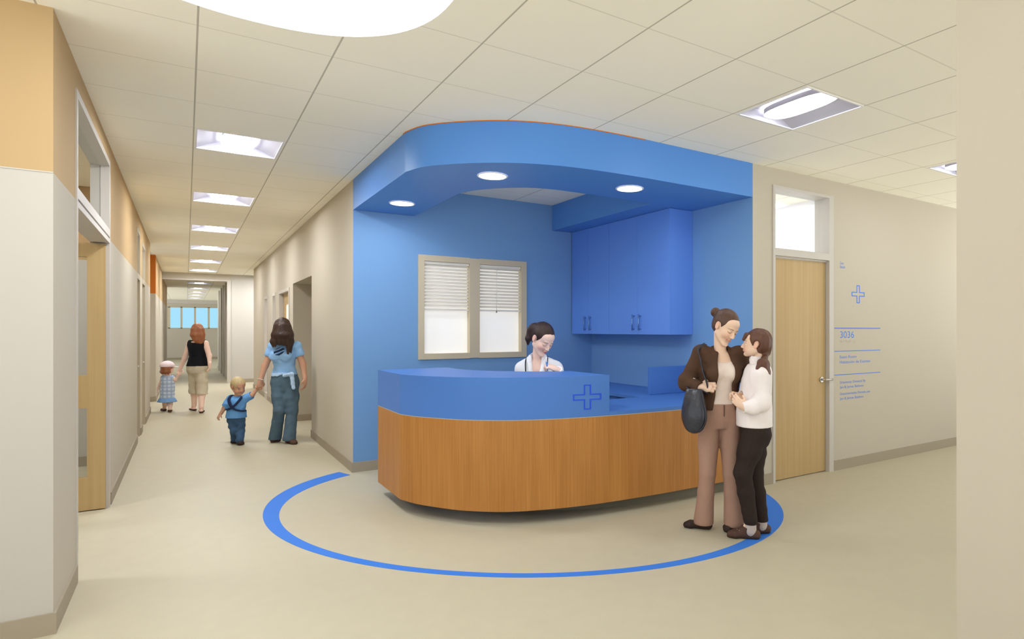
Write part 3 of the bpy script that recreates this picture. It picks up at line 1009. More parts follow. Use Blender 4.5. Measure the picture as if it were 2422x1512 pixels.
S = M['sign']
text('lettering', 'Care', 5.437, 5.497, 2.068, S, 0.03)
text('lettering', 'Salud', 5.437, 5.516, 2.030, S, 0.03)
mb = MB(); cross_outline(mb, S, lambda s, t, n: (5.745 + s * 1.2, SY - n, 1.775 + t), 0.0935, 0.0235, 0.0095, 0.001); mb.build('cross_emblem', sg, base=B)
for z, h in ((1.423, 0.010), (1.191, 0.007), (0.953, 0.007)):
    mb = MB(); mb.box(5.345, 6.142, SY - 0.001, YF - 0.0002, z - h / 2, z + h / 2, S); mb.build('rule_line', sg, base=B)
text('lettering', '3036', 5.439, 5.674, 1.325, S, 0.071)
text('lettering', 'Exam Room', 5.434, 5.714, 1.118, S, 0.032)
text('lettering', 'Habitaci\u00f3n de Examen', 5.434, 5.958, 1.066, S, 0.032)
text('lettering', 'Graciously Donated By', 5.434, 5.876, 0.864, S, 0.027)
text('lettering', 'Jan & James Baldwin', 5.434, 5.838, 0.815, S, 0.027)
text('lettering', 'Graciosamente Donada por', 5.434, 5.962, 0.748, S, 0.027)
text('lettering', 'Jan & James Baldwin', 5.434, 5.838, 0.700, S, 0.027)
mb = MB()
rr = random.Random(3)
for k in range(11):
    for j in range(3):
        for i in range(2):
            if rr.random() < 0.5:
                x = 5.437 + k * 0.0235 + i * 0.008; z = 1.300 - j * 0.009
                mb.box(x, x + 0.005, SY - 0.001, SY, z - 0.005, z, M['signgrey'])
mb.build('braille_dots', sg, base=B)

# ------------------------------------------------------------------ figures: smooth-blended volumes turned into one continuous surface
UP = np.array([0, 0, 1.0])


def nrm(v):
    v = np.array(v, float)
    return v / (np.linalg.norm(v) + 1e-12)


class Sdf:
    def __init__(self):
        self.ops = []

    def add(self, fn, lo, hi, k, op='u'):
        self.ops.append((fn, np.array(lo, float), np.array(hi, float), k, op))
        return self

    def cap(self, a, b, ra, rb=None, k=0.02, op='u'):
        a, b = np.array(a, float), np.array(b, float)
        rb = ra if rb is None else rb
        ab = b - a
        L2 = float(ab @ ab) + 1e-12
        r = max(ra, rb)

        def fn(x, y, z):
            dx, dy, dz = x - a[0], y - a[1], z - a[2]
            t = np.clip((dx * ab[0] + dy * ab[1] + dz * ab[2]) / L2, 0, 1)
            return np.sqrt((dx - t * ab[0]) ** 2 + (dy - t * ab[1]) ** 2 + (dz - t * ab[2]) ** 2) - (ra + (rb - ra) * t)
        return self.add(fn, np.minimum(a, b) - r, np.maximum(a, b) + r, k, op)

    def chain(self, pts, rs, k=0.02, op='u'):
        for i in range(len(pts) - 1):
            self.cap(pts[i], pts[i + 1], rs[i], rs[i + 1], k, op)
        return self

    def ell(self, c, r, R=None, k=0.02, op='u'):
        c, r = np.array(c, float), np.array(r, float)
        R = np.eye(3) if R is None else R      # columns are the local axes
        ext = np.sqrt(((R * r) ** 2).sum(1))

        def fn(x, y, z):
            dx, dy, dz = x - c[0], y - c[1], z - c[2]
            q = [(dx * R[0, i] + dy * R[1, i] + dz * R[2, i]) / r[i] for i in range(3)]
            k0 = np.sqrt(q[0] ** 2 + q[1] ** 2 + q[2] ** 2)
            k1 = np.sqrt((q[0] / r[0]) ** 2 + (q[1] / r[1]) ** 2 + (q[2] / r[2]) ** 2) + 1e-9
            return k0 * (k0 - 1.0) / k1
        return self.add(fn, c - ext, c + ext, k, op)

    def loft(self, o, R, st, k=0.02, op='u', lobes=0, amp=0.0):
        """stations (z, half width, half depth, forward offset) along the local z axis of frame R at o"""
        o = np.array(o, float)
        st = np.array(st, float)
        zs, hw, hd, fy = st.T
        rm = max(hw.max(), (hd + abs(fy)).max())
        ends = np.array([o + R[:, 2] * zs[0], o + R[:, 2] * zs[-1]])

        def fn(x, y, z):
            dx, dy, dz = x - o[0], y - o[1], z - o[2]
            q = [dx * R[0, i] + dy * R[1, i] + dz * R[2, i] for i in range(3)]
            zz = np.clip(q[2], zs[0], zs[-1])
            a, b, c = np.interp(zz, zs, hw), np.interp(zz, zs, hd), np.interp(zz, zs, fy)
            yy = q[1] - c
            k0 = np.sqrt((q[0] / a) ** 2 + (yy / b) ** 2)
            k1 = np.sqrt((q[0] / a ** 2) ** 2 + (yy / b ** 2) ** 2) + 1e-9
            d = k0 * (k0 - 1.0) / k1
            if lobes:
                d = d + amp * np.cos(lobes * np.arctan2(yy, q[0])) * np.clip((zs[-1] - q[2]) / (zs[-1] - zs[0]), 0, 1)
            e = np.maximum(zs[0] - q[2], q[2] - zs[-1])
            return np.maximum(d, e)
        return self.add(fn, ends.min(0) - rm, ends.max(0) + rm, k, op)

    def plane(self, p, n):
        """keep the side the normal points away from"""
        p, n = np.array(p, float), nrm(n)
        return self.add(lambda x, y, z: (x - p[0]) * n[0] + (y - p[1]) * n[1] + (z - p[2]) * n[2], [-99] * 3, [99] * 3, 0, 'i')

    def wrinkle(self, amp, freq, seed=0, aniso=(1, 1, 1)):
        r = np.random.RandomState(seed)
        ds = r.normal(size=(5, 3)) * np.array(aniso)
        ph = r.uniform(0, 6.28, 5)

        def fn(x, y, z):
            s = 0
            for d, p in zip(ds, ph):
                s = s + np.sin(freq * (d[0] * x + d[1] * y + d[2] * z) + p)
            return amp * s / 2.5
        return self.add(fn, [-99] * 3, [99] * 3, 0, 'w')

    def mesh(self, h, smooth=1):
        ub = [o for o in self.ops if o[4] == 'u']
        lo = np.min([o[1] for o in ub], 0) - 4 * h - 0.01
        hi = np.max([o[2] for o in ub], 0) + 4 * h + 0.01
        n = np.ceil((hi - lo) / h).astype(int) + 1
        ax = [(lo[i] + h * np.arange(n[i])).astype(np.float32) for i in range(3)]
        f = np.full(n, 0.2, np.float32)
        for fn, a, b, k, op in self.ops:
            m = max(2.5 * k, 3 * h) + h
            i0 = np.clip(np.floor((a - m - lo) / h).astype(int), 0, n)
            i1 = np.clip(np.ceil((b + m - lo) / h).astype(int) + 1, 0, n)
            if (i1 <= i0).any():
                continue
            s = tuple(slice(p, q) for p, q in zip(i0, i1))
            x, y, z = ax[0][s[0]][:, None, None], ax[1][s[1]][None, :, None], ax[2][s[2]][None, None, :]
            d = fn(x, y, z)
            g = f[s]
            if op == 'u':
                if k > 0:
                    hh = np.clip(0.5 + 0.5 * (g - d) / k, 0, 1)
                    f[s] = g + (d - g) * hh - k * hh * (1 - hh)
                else:
                    f[s] = np.minimum(g, d)
            elif op == 's':
                if k > 0:
                    hh = np.clip(0.5 - 0.5 * (g + d) / k, 0, 1)
                    f[s] = g + (-d - g) * hh + k * hh * (1 - hh)
                else:
                    f[s] = np.maximum(g, -d)
            elif op == 'i':
                f[s] = np.maximum(g, d)
            else:
                f[s] = g + d
        f[0], f[-1], f[:, 0], f[:, -1], f[:, :, 0], f[:, :, -1] = (0.1,) * 6
        return nets(f, lo, h, smooth)


def nets(f, lo, h, smooth):
    ins = f < 0
    c = np.zeros(np.array(f.shape) - 1, np.int8)
    for i in (0, 1):
        for j in (0, 1):
            for k in (0, 1):
                c += ins[i:f.shape[0] - 1 + i, j:f.shape[1] - 1 + j, k:f.shape[2] - 1 + k]
    act = (c > 0) & (c < 8)
    idx = np.argwhere(act)
    vid = np.full(act.shape, -1, np.int32)
    vid[act] = np.arange(len(idx))
    pos = np.zeros((len(idx), 3))
    cnt = np.zeros(len(idx))
    crn = np.array([[i, j, k] for i in (0, 1) for j in (0, 1) for k in (0, 1)])
    val = [f[idx[:, 0] + o[0], idx[:, 1] + o[1], idx[:, 2] + o[2]] for o in crn]
    for a in range(8):
        for b in range(a + 1, 8):
            if abs(crn[a] - crn[b]).sum() == 1:
                cr = (val[a] < 0) != (val[b] < 0)
                t = np.where(cr, val[a] / np.where(cr, val[a] - val[b], 1), 0)
                pos += np.where(cr[:, None], crn[a] + t[:, None] * (crn[b] - crn[a]), 0)
                cnt += cr
    V = lo + h * (idx + pos / cnt[:, None])
    F = []
    for a in range(3):
        b, d = (a + 1) % 3, (a + 2) % 3
        s0 = [slice(None)] * 3
        s1 = [slice(None)] * 3
        s0[a] = slice(0, f.shape[a] - 1); s1[a] = slice(1, f.shape[a])
        for q in (b, d):
            s0[q] = s1[q] = slice(1, f.shape[q] - 1)
        A, B_ = ins[tuple(s0)], ins[tuple(s1)]
        for flip, msk in ((False, A & ~B_), (True, ~A & B_)):
            e = np.argwhere(msk)
            if not len(e):
                continue
            e[:, b] += 1; e[:, d] += 1
            q = []
            for ob, od in ((-1, -1), (0, -1), (0, 0), (-1, 0)):
                g = e.copy(); g[:, b] += ob; g[:, d] += od
                q.append(vid[g[:, 0], g[:, 1], g[:, 2]])
            q = np.stack(q, 1)
            F.append(q[:, ::-1] if flip else q)
    F = np.concatenate(F)
    for _ in range(smooth):
        acc = np.zeros_like(V); ct = np.zeros(len(V))
        for i in range(4):
            a, b = F[:, i], F[:, (i + 1) % 4]
            for j in range(3):
                acc[:, j] += np.bincount(a, V[b, j], len(V))
            ct += np.bincount(a, minlength=len(V))
        V = V * 0.5 + 0.5 * acc / np.maximum(ct, 1)[:, None]
    return V, F


def to_obj(name, VF, mats, parent=None, loc=(0, 0, 0), region=None, tint=None):
    """region(centroids) -> material index per face"""
    V, F = VF
    base = np.array(loc, float)
    q = parent
    while q is not None:
        base = base + np.array(q.location)
        q = q.parent
    me = bpy.data.meshes.new(name)
    me.vertices.add(len(V))
    me.vertices.foreach_set('co', (V - base).astype(np.float32).ravel())
    me.loops.add(F.size)
    me.loops.foreach_set('vertex_index', F.astype(np.int32).ravel())
    me.polygons.add(len(F))
    me.polygons.foreach_set('loop_start', np.arange(0, F.size, 4, dtype=np.int32))
    me.polygons.foreach_set('loop_total', np.full(len(F), 4, np.int32))
    for m in (mats if isinstance(mats, list) else [mats]):
        me.materials.append(m)
    if region is not None:
        me.polygons.foreach_set('material_index', region(V[F].mean(1)).astype(np.int32))
    if tint is not None:
        at = me.attributes.new('tint', 'FLOAT_COLOR', 'POINT')
        at.data.foreach_set('color', np.concatenate([tint(V), np.ones((len(V), 1))], 1).astype(np.float32).ravel())
    me.polygons.foreach_set('use_smooth', np.ones(len(F), bool))
    me.update(calc_edges=True)
    me.validate()
    return link_mesh(name, me, parent, (0, 0, 0) if parent is not None else tuple(loc))


class Fig:
    """joints of one figure in the world; right/left are the figure's own"""

    def __init__(s, u, D, **j):
        s.D = D
        ray = AF + AR * (u - CX) / FPX
        s.vf = nrm(ray)                                  # horizontal, away from the camera
        s.vr = np.array([s.vf[1], -s.vf[0], 0])          # to the right in the photo
        for k, p in j.items():
            setattr(s, k, s.at(*p))
        s.torso_frame()

    def at(s, u, v, d=0.0):
        return pix(u, v, s.D + d)

    def torso_frame(s):
        up = s.N - s.P
        s.L = np.linalg.norm(up)
        up = up / s.L
        r = s.sR - s.sL
        r = nrm(r - up * (r @ up))
        s.T = np.stack([r, np.cross(up, r), up], 1)

    def tp(s, x, y, t):
        return s.P + s.T @ np.array([x, y, t * s.L])

    def head(s, c, fwd, up, sc):
        s.hc, s.hs = np.array(c), sc
        f = nrm(fwd)
        u = np.array(up, float)
        u = nrm(u - f * (u @ f))
        s.HR = np.stack([np.cross(f, u), f, u], 1)

    def hp(s, x, y, z):
        return s.hc + s.HR @ (np.array([x, y, z]) * s.hs)

    def local(s, p):
        return ((p - s.hc) @ s.HR) / s.hs

    # ---- parts of the body as volumes
    def vd(s, x, y, z):
        return s.vr * x + s.vf * y + UP * z

    def add_head(s, S, infl=0.0, child=False):
        q = s.hs
        E = lambda c, r, k=0.02, op='u': S.ell(s.hp(*c), np.array(r) * q + infl, s.HR, k * q, op)
        E((0, -0.018, 0.034), (0.074, 0.093, 0.083))
        E((0, 0.029, -0.022), (0.061, 0.062, 0.066), 0.03)
        E((0, 0.042, 0.045), (0.060, 0.046, 0.048), 0.02)
        if child:
            for sx in (-1, 1):
                E((sx * 0.036, 0.055, -0.045), (0.024, 0.026, 0.024), 0.02)
                S.cap(s.hp(sx * 0.05, 0.0, -0.05), s.hp(sx * 0.016, 0.062, -0.083), 0.017 * q, 0.015 * q, 0.03 * q)
            E((0, 0.075, -0.083), (0.017, 0.014, 0.013), 0.015)
        else:
            for sx in (-1, 1):
                E((sx * 0.037, 0.056, -0.030), (0.022, 0.025, 0.022), 0.02)
                S.cap(s.hp(sx * 0.052, -0.002, -0.055), s.hp(sx * 0.016, 0.064, -0.100), 0.016 * q, 0.014 * q, 0.03 * q)
            E((0, 0.077, -0.103), (0.018, 0.016, 0.014), 0.015)
        S.cap(s.hp(-0.032, 0.080, 0.018), s.hp(0.032, 0.080, 0.018), 0.010 * q, None, 0.015 * q)
        for sx in (-1, 1):
            E((sx * 0.031, 0.102, -0.001), (0.017, 0.016, 0.011), 0.012, 's')
            E((sx * 0.031, 0.078, -0.001), (0.0135, 0.0125, 0.011), 0.004)
        S.cap(s.hp(0, 0.086, 0.012), s.hp(0, 0.108, -0.028), 0.007 * q, 0.0095 * q, 0.010 * q)
        for sx in (-1, 1):
            E((sx * 0.010, 0.098, -0.033), (0.0075, 0.009, 0.007), 0.006)
        zl = -0.052 if child else -0.061
        E((0, 0.091, zl + 0.004), (0.021, 0.0085, 0.0055), 0.005)
        E((0, 0.0895, zl - 0.0055), (0.017, 0.009, 0.006), 0.005)
        E((0, 0.101, zl), (0.021, 0.010, 0.0016), 0.003, 's')
        for sx in (-1, 1):
            tilt = s.HR @ np.array([[1, 0, 0], [0, 0.97, -0.24], [0, 0.24, 0.97]])
            S.ell(s.hp(sx * 0.078, -0.010, -0.004), np.array((0.008, 0.017, 0.030)) * q + infl, tilt, 0.006 * q)
            S.ell(s.hp(sx * 0.087, -0.006, -0.002), np.array((0.006, 0.009, 0.019)) * q, tilt, 0.004 * q, 's')
        return S

    def add_neck(s, S, r=0.05, k=0.03):
        S.cap(s.N - s.T[:, 2] * 0.02, s.hp(0, -0.032, -0.050), r * 1.06, r * 0.90, k * 0.6)
        return S

    FEMALE = [(-.26, .06, .06, 0), (-.16, .135, .10, -.01), (-.04, .163, .112, -.014), (.08, .165, .112, -.012), (.25, .145, .098, -.004), (.44, .118, .083, .0), (.6, .126, .088, .003), (.76, .138, .098, .006), (.88, .135, .088, -.004), (1.0, .085, .060, -.012)]
    CHILD = [(-.26, .05, .05, 0), (-.16, .12, .095, -.005), (-.04, .135, .105, -.005), (.2, .130, .103, 0.004), (.45, .122, .098, 0.006), (.75, .128, .092, .002), (.9, .115, .078, -.004), (1.0, .07, .055, -.008)]

    def stations(s, base, w, infl, z0=None, z1=None, dep=1.0):
        st = [(t * s.L, a * w + infl, b * w * dep + infl, c * w) for t, a, b, c in base]
        if z0 is not None:
            zs = np.array(st)
            lo = z0 * s.L
            hi = (z1 if z1 is not None else 1.0) * s.L
            mid = [r for r in st if lo < r[0] < hi]
            I = lambda z: tuple([z] + [float(np.interp(z, zs[:, 0], zs[:, i])) for i in (1, 2, 3)])
            st = [I(lo)] + mid + [I(hi)]
        return st

    def add_torso(s, S, base, w=1.0, infl=0.0, z0=None, z1=None, bust=0.0, sh=0.05, k=0.03, dep=1.0, trap=0.055):
        S.loft(s.P, s.T, s.stations(base, w, infl, z0, z1, dep), k)
        if bust:
            for x in (-1, 1):
                S.ell(s.tp(x * 0.066 * w, 0.088 * w, 0.70), np.array((.058, .048, .058)) * w * bust + infl, s.T, 0.03)
        top = s.N - s.T[:, 2] * trap
        for q in (s.sR, s.sL):
            S.cap(top, q, sh + infl + 0.006, sh + infl, k + 0.01)
        return S

    def add_arm(s, S, side, r, infl=0.0, k=0.02, t0=0.0, t1=1.0):
        a, e, w = (getattr(s, n + side) for n in 'sew')
        pts, rs = [a, e, w], list(r)
        if t1 < 1.0:                                     # short sleeve
            pts = [a, a + (e - a) * t1]
            rs = [r[0], r[0] + (r[1] - r[0]) * t1]
        S.chain(pts, [q + infl for q in rs], k)
        return S

    def cut_sleeve(s, S, side, t, r):
        a, e, w = (getattr(s, n + side) for n in 'sew')
        d = nrm(e - a)
        p = a + (e - a) * t + d * r
        S.cap(p, p + d * 0.12, r, None, 0.003, 's')

    def add_leg(s, S, side, r, infl=0.0, k=0.025):
        h, n, a = (getattr(s, q + side) for q in 'hka')
        S.chain([h, h + (n - h) * 0.5, n, n + (a - n) * 0.3, a], [r[0] + infl, r[1] + infl, r[2] + infl, r[3] + infl, r[4] + infl], k)
        return S

    def add_foot(s, S, a, toe, sc=1.0, infl=0.0, k=0.015):
        """ankle joint and toe tip on the floor"""
        a, toe = np.array(a), np.array(toe)
        t = toe - a; t[2] = 0
        L = np.linalg.norm(t); t = t / L
        heel = np.array([a[0], a[1], 0.030 * sc]) - t * 0.035 * sc
        ball = np.array([a[0], a[1], 0.026 * sc]) + t * (L * 0.66)
        tip = np.array([a[0], a[1], 0.020 * sc]) + t * (L - 0.018 * sc)
        side = np.array([-t[1], t[0], 0])
        S.cap(heel, ball, 0.029 * sc + infl, 0.026 * sc + infl, k)
        S.cap(ball + side * 0.016 * sc, tip + side * 0.010 * sc, 0.025 * sc + infl, 0.018 * sc + infl, k)
        S.cap(ball - side * 0.016 * sc, tip - side * 0.008 * sc, 0.025 * sc + infl, 0.018 * sc + infl, k)
        S.cap([a[0], a[1], a[2] + 0.01], np.array([a[0], a[1], 0.045 * sc]) + t * L * 0.3, 0.032 * sc + infl, 0.030 * sc + infl, k)
        return S

    def add_hand(s, S, w, fdir, ndir, thumb, curl=(0.5, 0.55, 0.6, 0.65), sc=1.0, k=0.006, tcurl=0.4):
        """palm with four bent fingers and a thumb leaving its side; ndir is where the palm faces, thumb the side of the thumb"""
        f = nrm(fdir)
        n = np.array(ndir, float); n = nrm(n - f * (n @ f))
        t = np.cross(n, f)
        if t @ np.array(thumb) < 0:
            t = -t
        R = np.stack([t, f, n], 1)
        S.ell(w + f * 0.047 * sc, np.array((0.040, 0.050, 0.0155)) * sc, R, 0.012 * sc)
        S.cap(w - f * 0.02 * sc, w + f * 0.03 * sc, 0.024 * sc, 0.022 * sc, 0.02 * sc)
        for i, (off, ln, fw) in enumerate(((0.029, 0.070, 0.083), (0.010, 0.079, 0.089), (-0.010, 0.073, 0.086), (-0.028, 0.058, 0.078))):
            p = w + f * fw * sc + t * off * sc
            a = 0.15
            d = f
            pr = p - f * 0.012 * sc
            rads = (0.0092, 0.0085, 0.0078, 0.0066)
            for q, fr in enumerate((0.45, 0.31, 0.24)):
                a += curl[i] * (0.7, 1.2, 0.8)[q]
                d = f * math.cos(a) + n * math.sin(a) + t * (off * 2.0) * (1 if q == 0 else 0.5)
                p2 = p + nrm(d) * ln * fr * sc
                S.cap(pr if q == 0 else p, p2, rads[q] * sc, rads[q + 1] * sc, k * sc)
                p = p2
        p = w + f * 0.022 * sc + t * 0.028 * sc
        d1 = nrm(f * 0.62 + t * 0.72 + n * 0.35)
        d2 = nrm(f * 0.85 + t * (0.5 - tcurl) + n * (0.3 + tcurl))
        p1 = p + d1 * 0.036 * sc
        S.cap(p - d1 * 0.006 * sc, p1, 0.0125 * sc, 0.0108 * sc, 0.010 * sc)
        S.cap(p1, p1 + d2 * 0.034 * sc, 0.0104 * sc, 0.0078 * sc, 0.004 * sc)
        return S

    def face_tint(s, skin='skin', lips=(206, 136, 122), brow=(140, 100, 76), child=False, closed=True, pink=0.5):
        """skin colour per vertex: lips, brows, lash line or open eye, pinker cheeks and ears"""
        zl = -0.052 if child else -0.061
        base = np.array(SKINS[skin][:3])
        soft = lambda r: np.clip((1.35 - r) / 0.7, 0, 1)

        def fn(V):
            q = s.local(V)
            x, y, z = np.abs(q[:, 0]), q[:, 1], q[:, 2]
            c = np.tile(base, (len(V), 1))

            def lay(mask, col, k=1.0):
                mm = (mask * k)[:, None]
                c[:] = c * (1 - mm) + np.array(col[:3]) * mm
            fr = (y > 0.05) & (y < 0.125)
            lay(soft(np.sqrt(((x - 0.045) / 0.022) ** 2 + ((z + 0.035) / 0.022) ** 2) * 0.9) * fr, base * np.array((1.0, 0.80, 0.76)), pink)
            lay(((x > 0.079) & (x < 0.1) & (np.abs(y + 0.01) < 0.03) & (np.abs(z) < 0.04)).astype(float), base * np.array((1.0, 0.78, 0.74)), 0.7)
            lay(soft(np.sqrt((x / 0.020) ** 2 + ((z - zl + 0.001) / 0.0088) ** 2)) * fr * (y > 0.075), rgb(*lips), 0.85)
            bz = 0.0225 + 0.10 * np.minimum(x - 0.015, 0.02) - 0.45 * np.maximum(x - 0.036, 0)
            lay(np.clip(1.4 - np.abs(z - bz) / 0.0032, 0, 1) * np.clip((x - 0.012) / 0.004, 0, 1) * np.clip((0.052 - x) / 0.006, 0, 1) * fr, rgb(*brow), 0.85)
            er = lambda rx, rz, z0: np.sqrt(((x - 0.031) / rx) ** 2 + ((z - z0) / rz) ** 2)
            if closed:
                lay(np.clip(1.4 - np.abs(z + 0.0045 - 0.0006 * ((x - 0.031) / 0.007) ** 2) / 0.0026, 0, 1) * np.clip((0.0165 - np.abs(x - 0.031)) / 0.004, 0, 1) * fr, rgb(70, 48, 40), 0.9)
                lay(soft(er(0.015, 0.007, 0.002)) * fr, base * np.array((0.86, 0.74, 0.70)), 0.35)
            else:
                lay(soft(er(0.0125, 0.0058, -0.001)) * fr, rgb(235, 228, 222))
                lay(soft(er(0.0058, 0.0062, -0.001)) * fr, rgb(58, 44, 38))
                lay(np.clip(1.4 - np.abs(z - 0.0052 + 0.0006 * ((x - 0.031) / 0.007) ** 2) / 0.0022, 0, 1) * np.clip((0.0165 - np.abs(x - 0.031)) / 0.004, 0, 1) * fr, rgb(60, 42, 36), 0.9)
            return np.clip(c, 0, 1)
        return fn


def person(fig, S, h, label, loc, tint, group=None, name='person', smooth=1):
    o = to_obj(name, S.mesh(h, smooth), M['skin'], None, loc, None, tint)
    prop(o, label, 'person', group)
    return o


def part(name, S, h, m, parent, smooth=1, region=None):
    return to_obj(name, S.mesh(h, smooth), m, parent, region=region)


def hair_cap(fig, infl=0.013, face=(0.15, 0.076, 0.112), fc=(0, 0.088, -0.048), k=0.012, back=-0.055):
    """hair close to the skull with the face left free"""
    S = Sdf()
    q = fig.hs
    S.ell(fig.hp(0, -0.020, 0.036), np.array((0.076, 0.096, 0.086)) * q + infl, fig.HR, 0.01)
    S.ell(fig.hp(0, -0.045, -0.010), np.array((0.062, 0.062, 0.060)) * q + infl, fig.HR, 0.02)
    S.ell(fig.hp(*fc), np.array(face) * q, fig.HR, k, 's')
    return S
# ---------------------------------------------------------------- woman with the shoulder bag
def woman_with_bag():
    F = Fig(1700, 4.33, P=(1701, 985, 0), N=(1704, 836, 0), sR=(1660, 838, 0.0), sL=(1748, 840, 0.03),
            eR=(1625, 904, 0.03), wR=(1655, 917, -0.10), eL=(1770, 896, 0.14), wL=(1776, 915, 0.17),
            hR=(1677, 992, 0), kR=(1673, 1120, -0.03), aR=(1664, 1228, 0.01),
            hL=(1726, 992, 0), kL=(1729, 1120, -0.04), aL=(1735, 1232, -0.03))
    F.head(F.at(1716, 774, -0.045), F.vd(0.60, -0.62, -0.50), F.vd(0.24, 0, 1), 0.97)
    loc = (*((floor_at(1650, 1249) + floor_at(1735, 1254)) / 2)[:2], 0.0)
    S = Sdf()
    F.add_torso(S, F.FEMALE, 0.92, z0=-0.13, z1=1.0, bust=0.95, sh=0.042)
    F.add_neck(S, 0.043)
    F.add_head(S)
    for sd in 'RL':
        F.add_arm(S, sd, (0.043, 0.036, 0.024))
        F.add_leg(S, sd, (0.072, 0.063, 0.046, 0.044, 0.034), k=0.014)
    toeR, toeL = floor_at(1617, 1247), floor_at(1714, 1260)
    F.add_foot(S, F.aR, toeR, 0.95, -0.006)
    F.add_foot(S, F.aL, toeL, 0.95, -0.006)
    F.add_hand(S, F.wR, F.vd(0.95, -0.25, 0.10), F.vd(0.1, 0.85, -0.3), F.vd(0.3, -0.3, 1), (0.75, 0.85, 0.9, 0.95), 0.92, tcurl=0.3)
    F.add_hand(S, F.wL, F.vd(0.15, 0.1, -0.95), F.vd(0.1, -1, 0), F.vd(1, 0, 0), (0.3,) * 4, 0.92)
    S.plane((0, 0, 0.001), (0, 0, -1))
    o = person(F, S, 0.0035, 'standing woman in a brown jacket and taupe trousers looking down at the girl', loc, F.face_tint('skin'))
    # hair pulled back into a small knot
    S = hair_cap(F, 0.006)
    S.plane(F.hp(0, 0, -0.045), F.HR @ np.array([0, 0.55, -1]))
    S.ell(F.hp(0.035, -0.122, 0.050), np.array((0.036, 0.028, 0.034)), F.HR, 0.010)
    for sx in (-1, 1):
        S.ell(F.hp(sx * 0.080, -0.006, -0.006), np.array((0.02, 0.024, 0.032)), F.HR, 0.008, 's')
    part('hair', S, 0.004, M['hair_brown'], o)
    # cream top
    S = Sdf()
    F.add_torso(S, F.FEMALE, 0.92, 0.006, z0=0.20, z1=0.99, bust=0.95, sh=0.042)
    S.wrinkle(0.0012, 40, 2)
    S.plane(F.tp(0, 0, 0.205), -UP)
    S.plane(F.tp(0, 0, 0.965), nrm(F.T @ np.array([0, 0.55, 1])))
    part('top', S, 0.005, M['top'], o)
    # open jacket: sleeves, back and two fronts, a standing collar
    S = Sdf()
    F.add_torso(S, F.FEMALE, 0.95, 0.022, z0=0.10, z1=0.97, bust=0.85, sh=0.046)
    for sd in 'RL':
        F.add_arm(S, sd, (0.050, 0.050, 0.034), 0.010, k=0.025)
    S.cap(F.tp(0, -0.03, 1.02), F.tp(0, -0.018, 1.06), 0.062, 0.060, 0.02)
    S.cap(F.tp(0.058, 0.012, 0.97), F.tp(0.056, 0.012, 1.105), 0.028, 0.016, 0.015)
    S.cap(F.tp(-0.05, 0.0, 0.98), F.tp(-0.048, 0.01, 1.06), 0.03, 0.022, 0.02)
    S.wrinkle(0.0028, 34, 5)
    c = F.tp(-0.006, 0.20, 0.5)
    S.loft(F.tp(-0.008, 0.13, 0.0), F.T, [(0.0, 0.098, 0.16, 0), (0.3 * F.L, 0.070, 0.16, 0), (0.55 * F.L, 0.058, 0.16, 0), (0.8 * F.L, 0.060, 0.13, 0), (1.0 * F.L, 0.050, 0.12, 0), (1.3 * F.L, 0.058, 0.125, 0)], 0.006, 's')
    S.cap(F.tp(0, 0.0, 0.95), F.hp(0, -0.03, -0.08), 0.056, 0.054, 0.006, 's')
    w = F.wR + (F.eR - F.wR) * 0.10
    S.plane(F.tp(0, 0, 0.12), -UP)
    S.ell(F.wR + nrm(F.wR - F.eR) * 0.075, (0.07, 0.07, 0.07), None, 0.004, 's')
    part('jacket', S, 0.005, M['jacket'], o)
    # flared trousers
    S = Sdf()
    F.add_torso(S, F.FEMALE, 0.92, 0.008, z0=-0.18, z1=0.24, sh=0.0)
    S.ops = S.ops[:1]
    for sd in 'RL':
        h, n, a = (getattr(F, q + sd) for q in 'hka')
        b = a + (a - n) * 0.0
        S.chain([h, h + (n - h) * 0.5, n, n + (a - n) * 0.4, b - UP * 0.01], [0.082, 0.071, 0.057, 0.057, 0.070], 0.014)
    S.wrinkle(0.0011, 42, 7, (1, 1, 0.5))
    S.plane((0, 0, 0.036), -UP)
    S.plane(F.tp(0, 0, 0.215), UP)
    t = part('trousers', S, 0.005, M['slacks'], o)
    mb = MB(); a = F.tp(0, 0.108, 0.20); b = F.tp(0, 0.118, 0.02)
    mb.tube([F.tp(-0.004, 0.099, 0.205), F.tp(-0.004, 0.103, 0.12), F.tp(-0.003, 0.106, 0.03)], 0.0025, M['shoe'], 6)
    mb.build('fly_seam', t, base=o.location)
    for a, toe in ((F.aR, toeR), (F.aL, toeL)):
        S = Sdf()
        F.add_foot(S, a, toe, 0.98, 0.001)
        S.plane((0, 0, 0.002), -UP)
        S.plane((0, 0, 0.075), UP)
        part('shoe', S, 0.004, M['shoe_dark'], o)
    # the shoulder bag
    bag = empty('handbag', tuple(F.at(1641, 970, -0.14)), 'black leather shoulder bag hanging at the side of the woman in brown', 'bag')
    R = np.stack([nrm(F.vd(0.92, -0.35, 0)), nrm(F.vd(0.35, 0.92, 0)), UP], 1)
    bc = F.at(1642, 972, -0.14)
    S = Sdf()
    s_ = 0.00289
    S.loft(bc, R, [(z, a, b, 0) for z, a, b in catmull([(-0.152, 0.016, 0.014), (-0.142, 0.044, 0.032), (-0.115, 0.070, 0.046), (-0.06, 0.090, 0.055), (0.0, 0.090, 0.053), (0.06, 0.078, 0.044), (0.12, 0.064, 0.030), (0.150, 0.055, 0.018)], 5)], 0.02)
    S.wrinkle(0.003, 38, 3, (1, 1, 0.3))
    part('bag_body', S, 0.005, M['leather'], bag, 2)
    mb = MB()
    tl, tr = bc + R @ np.array([-0.045, 0, 0.145]), bc + R @ np.array([0.052, -0.01, 0.145])
    sh = F.sR + UP * 0.066 + F.vd(0.02, 0.0, 0)
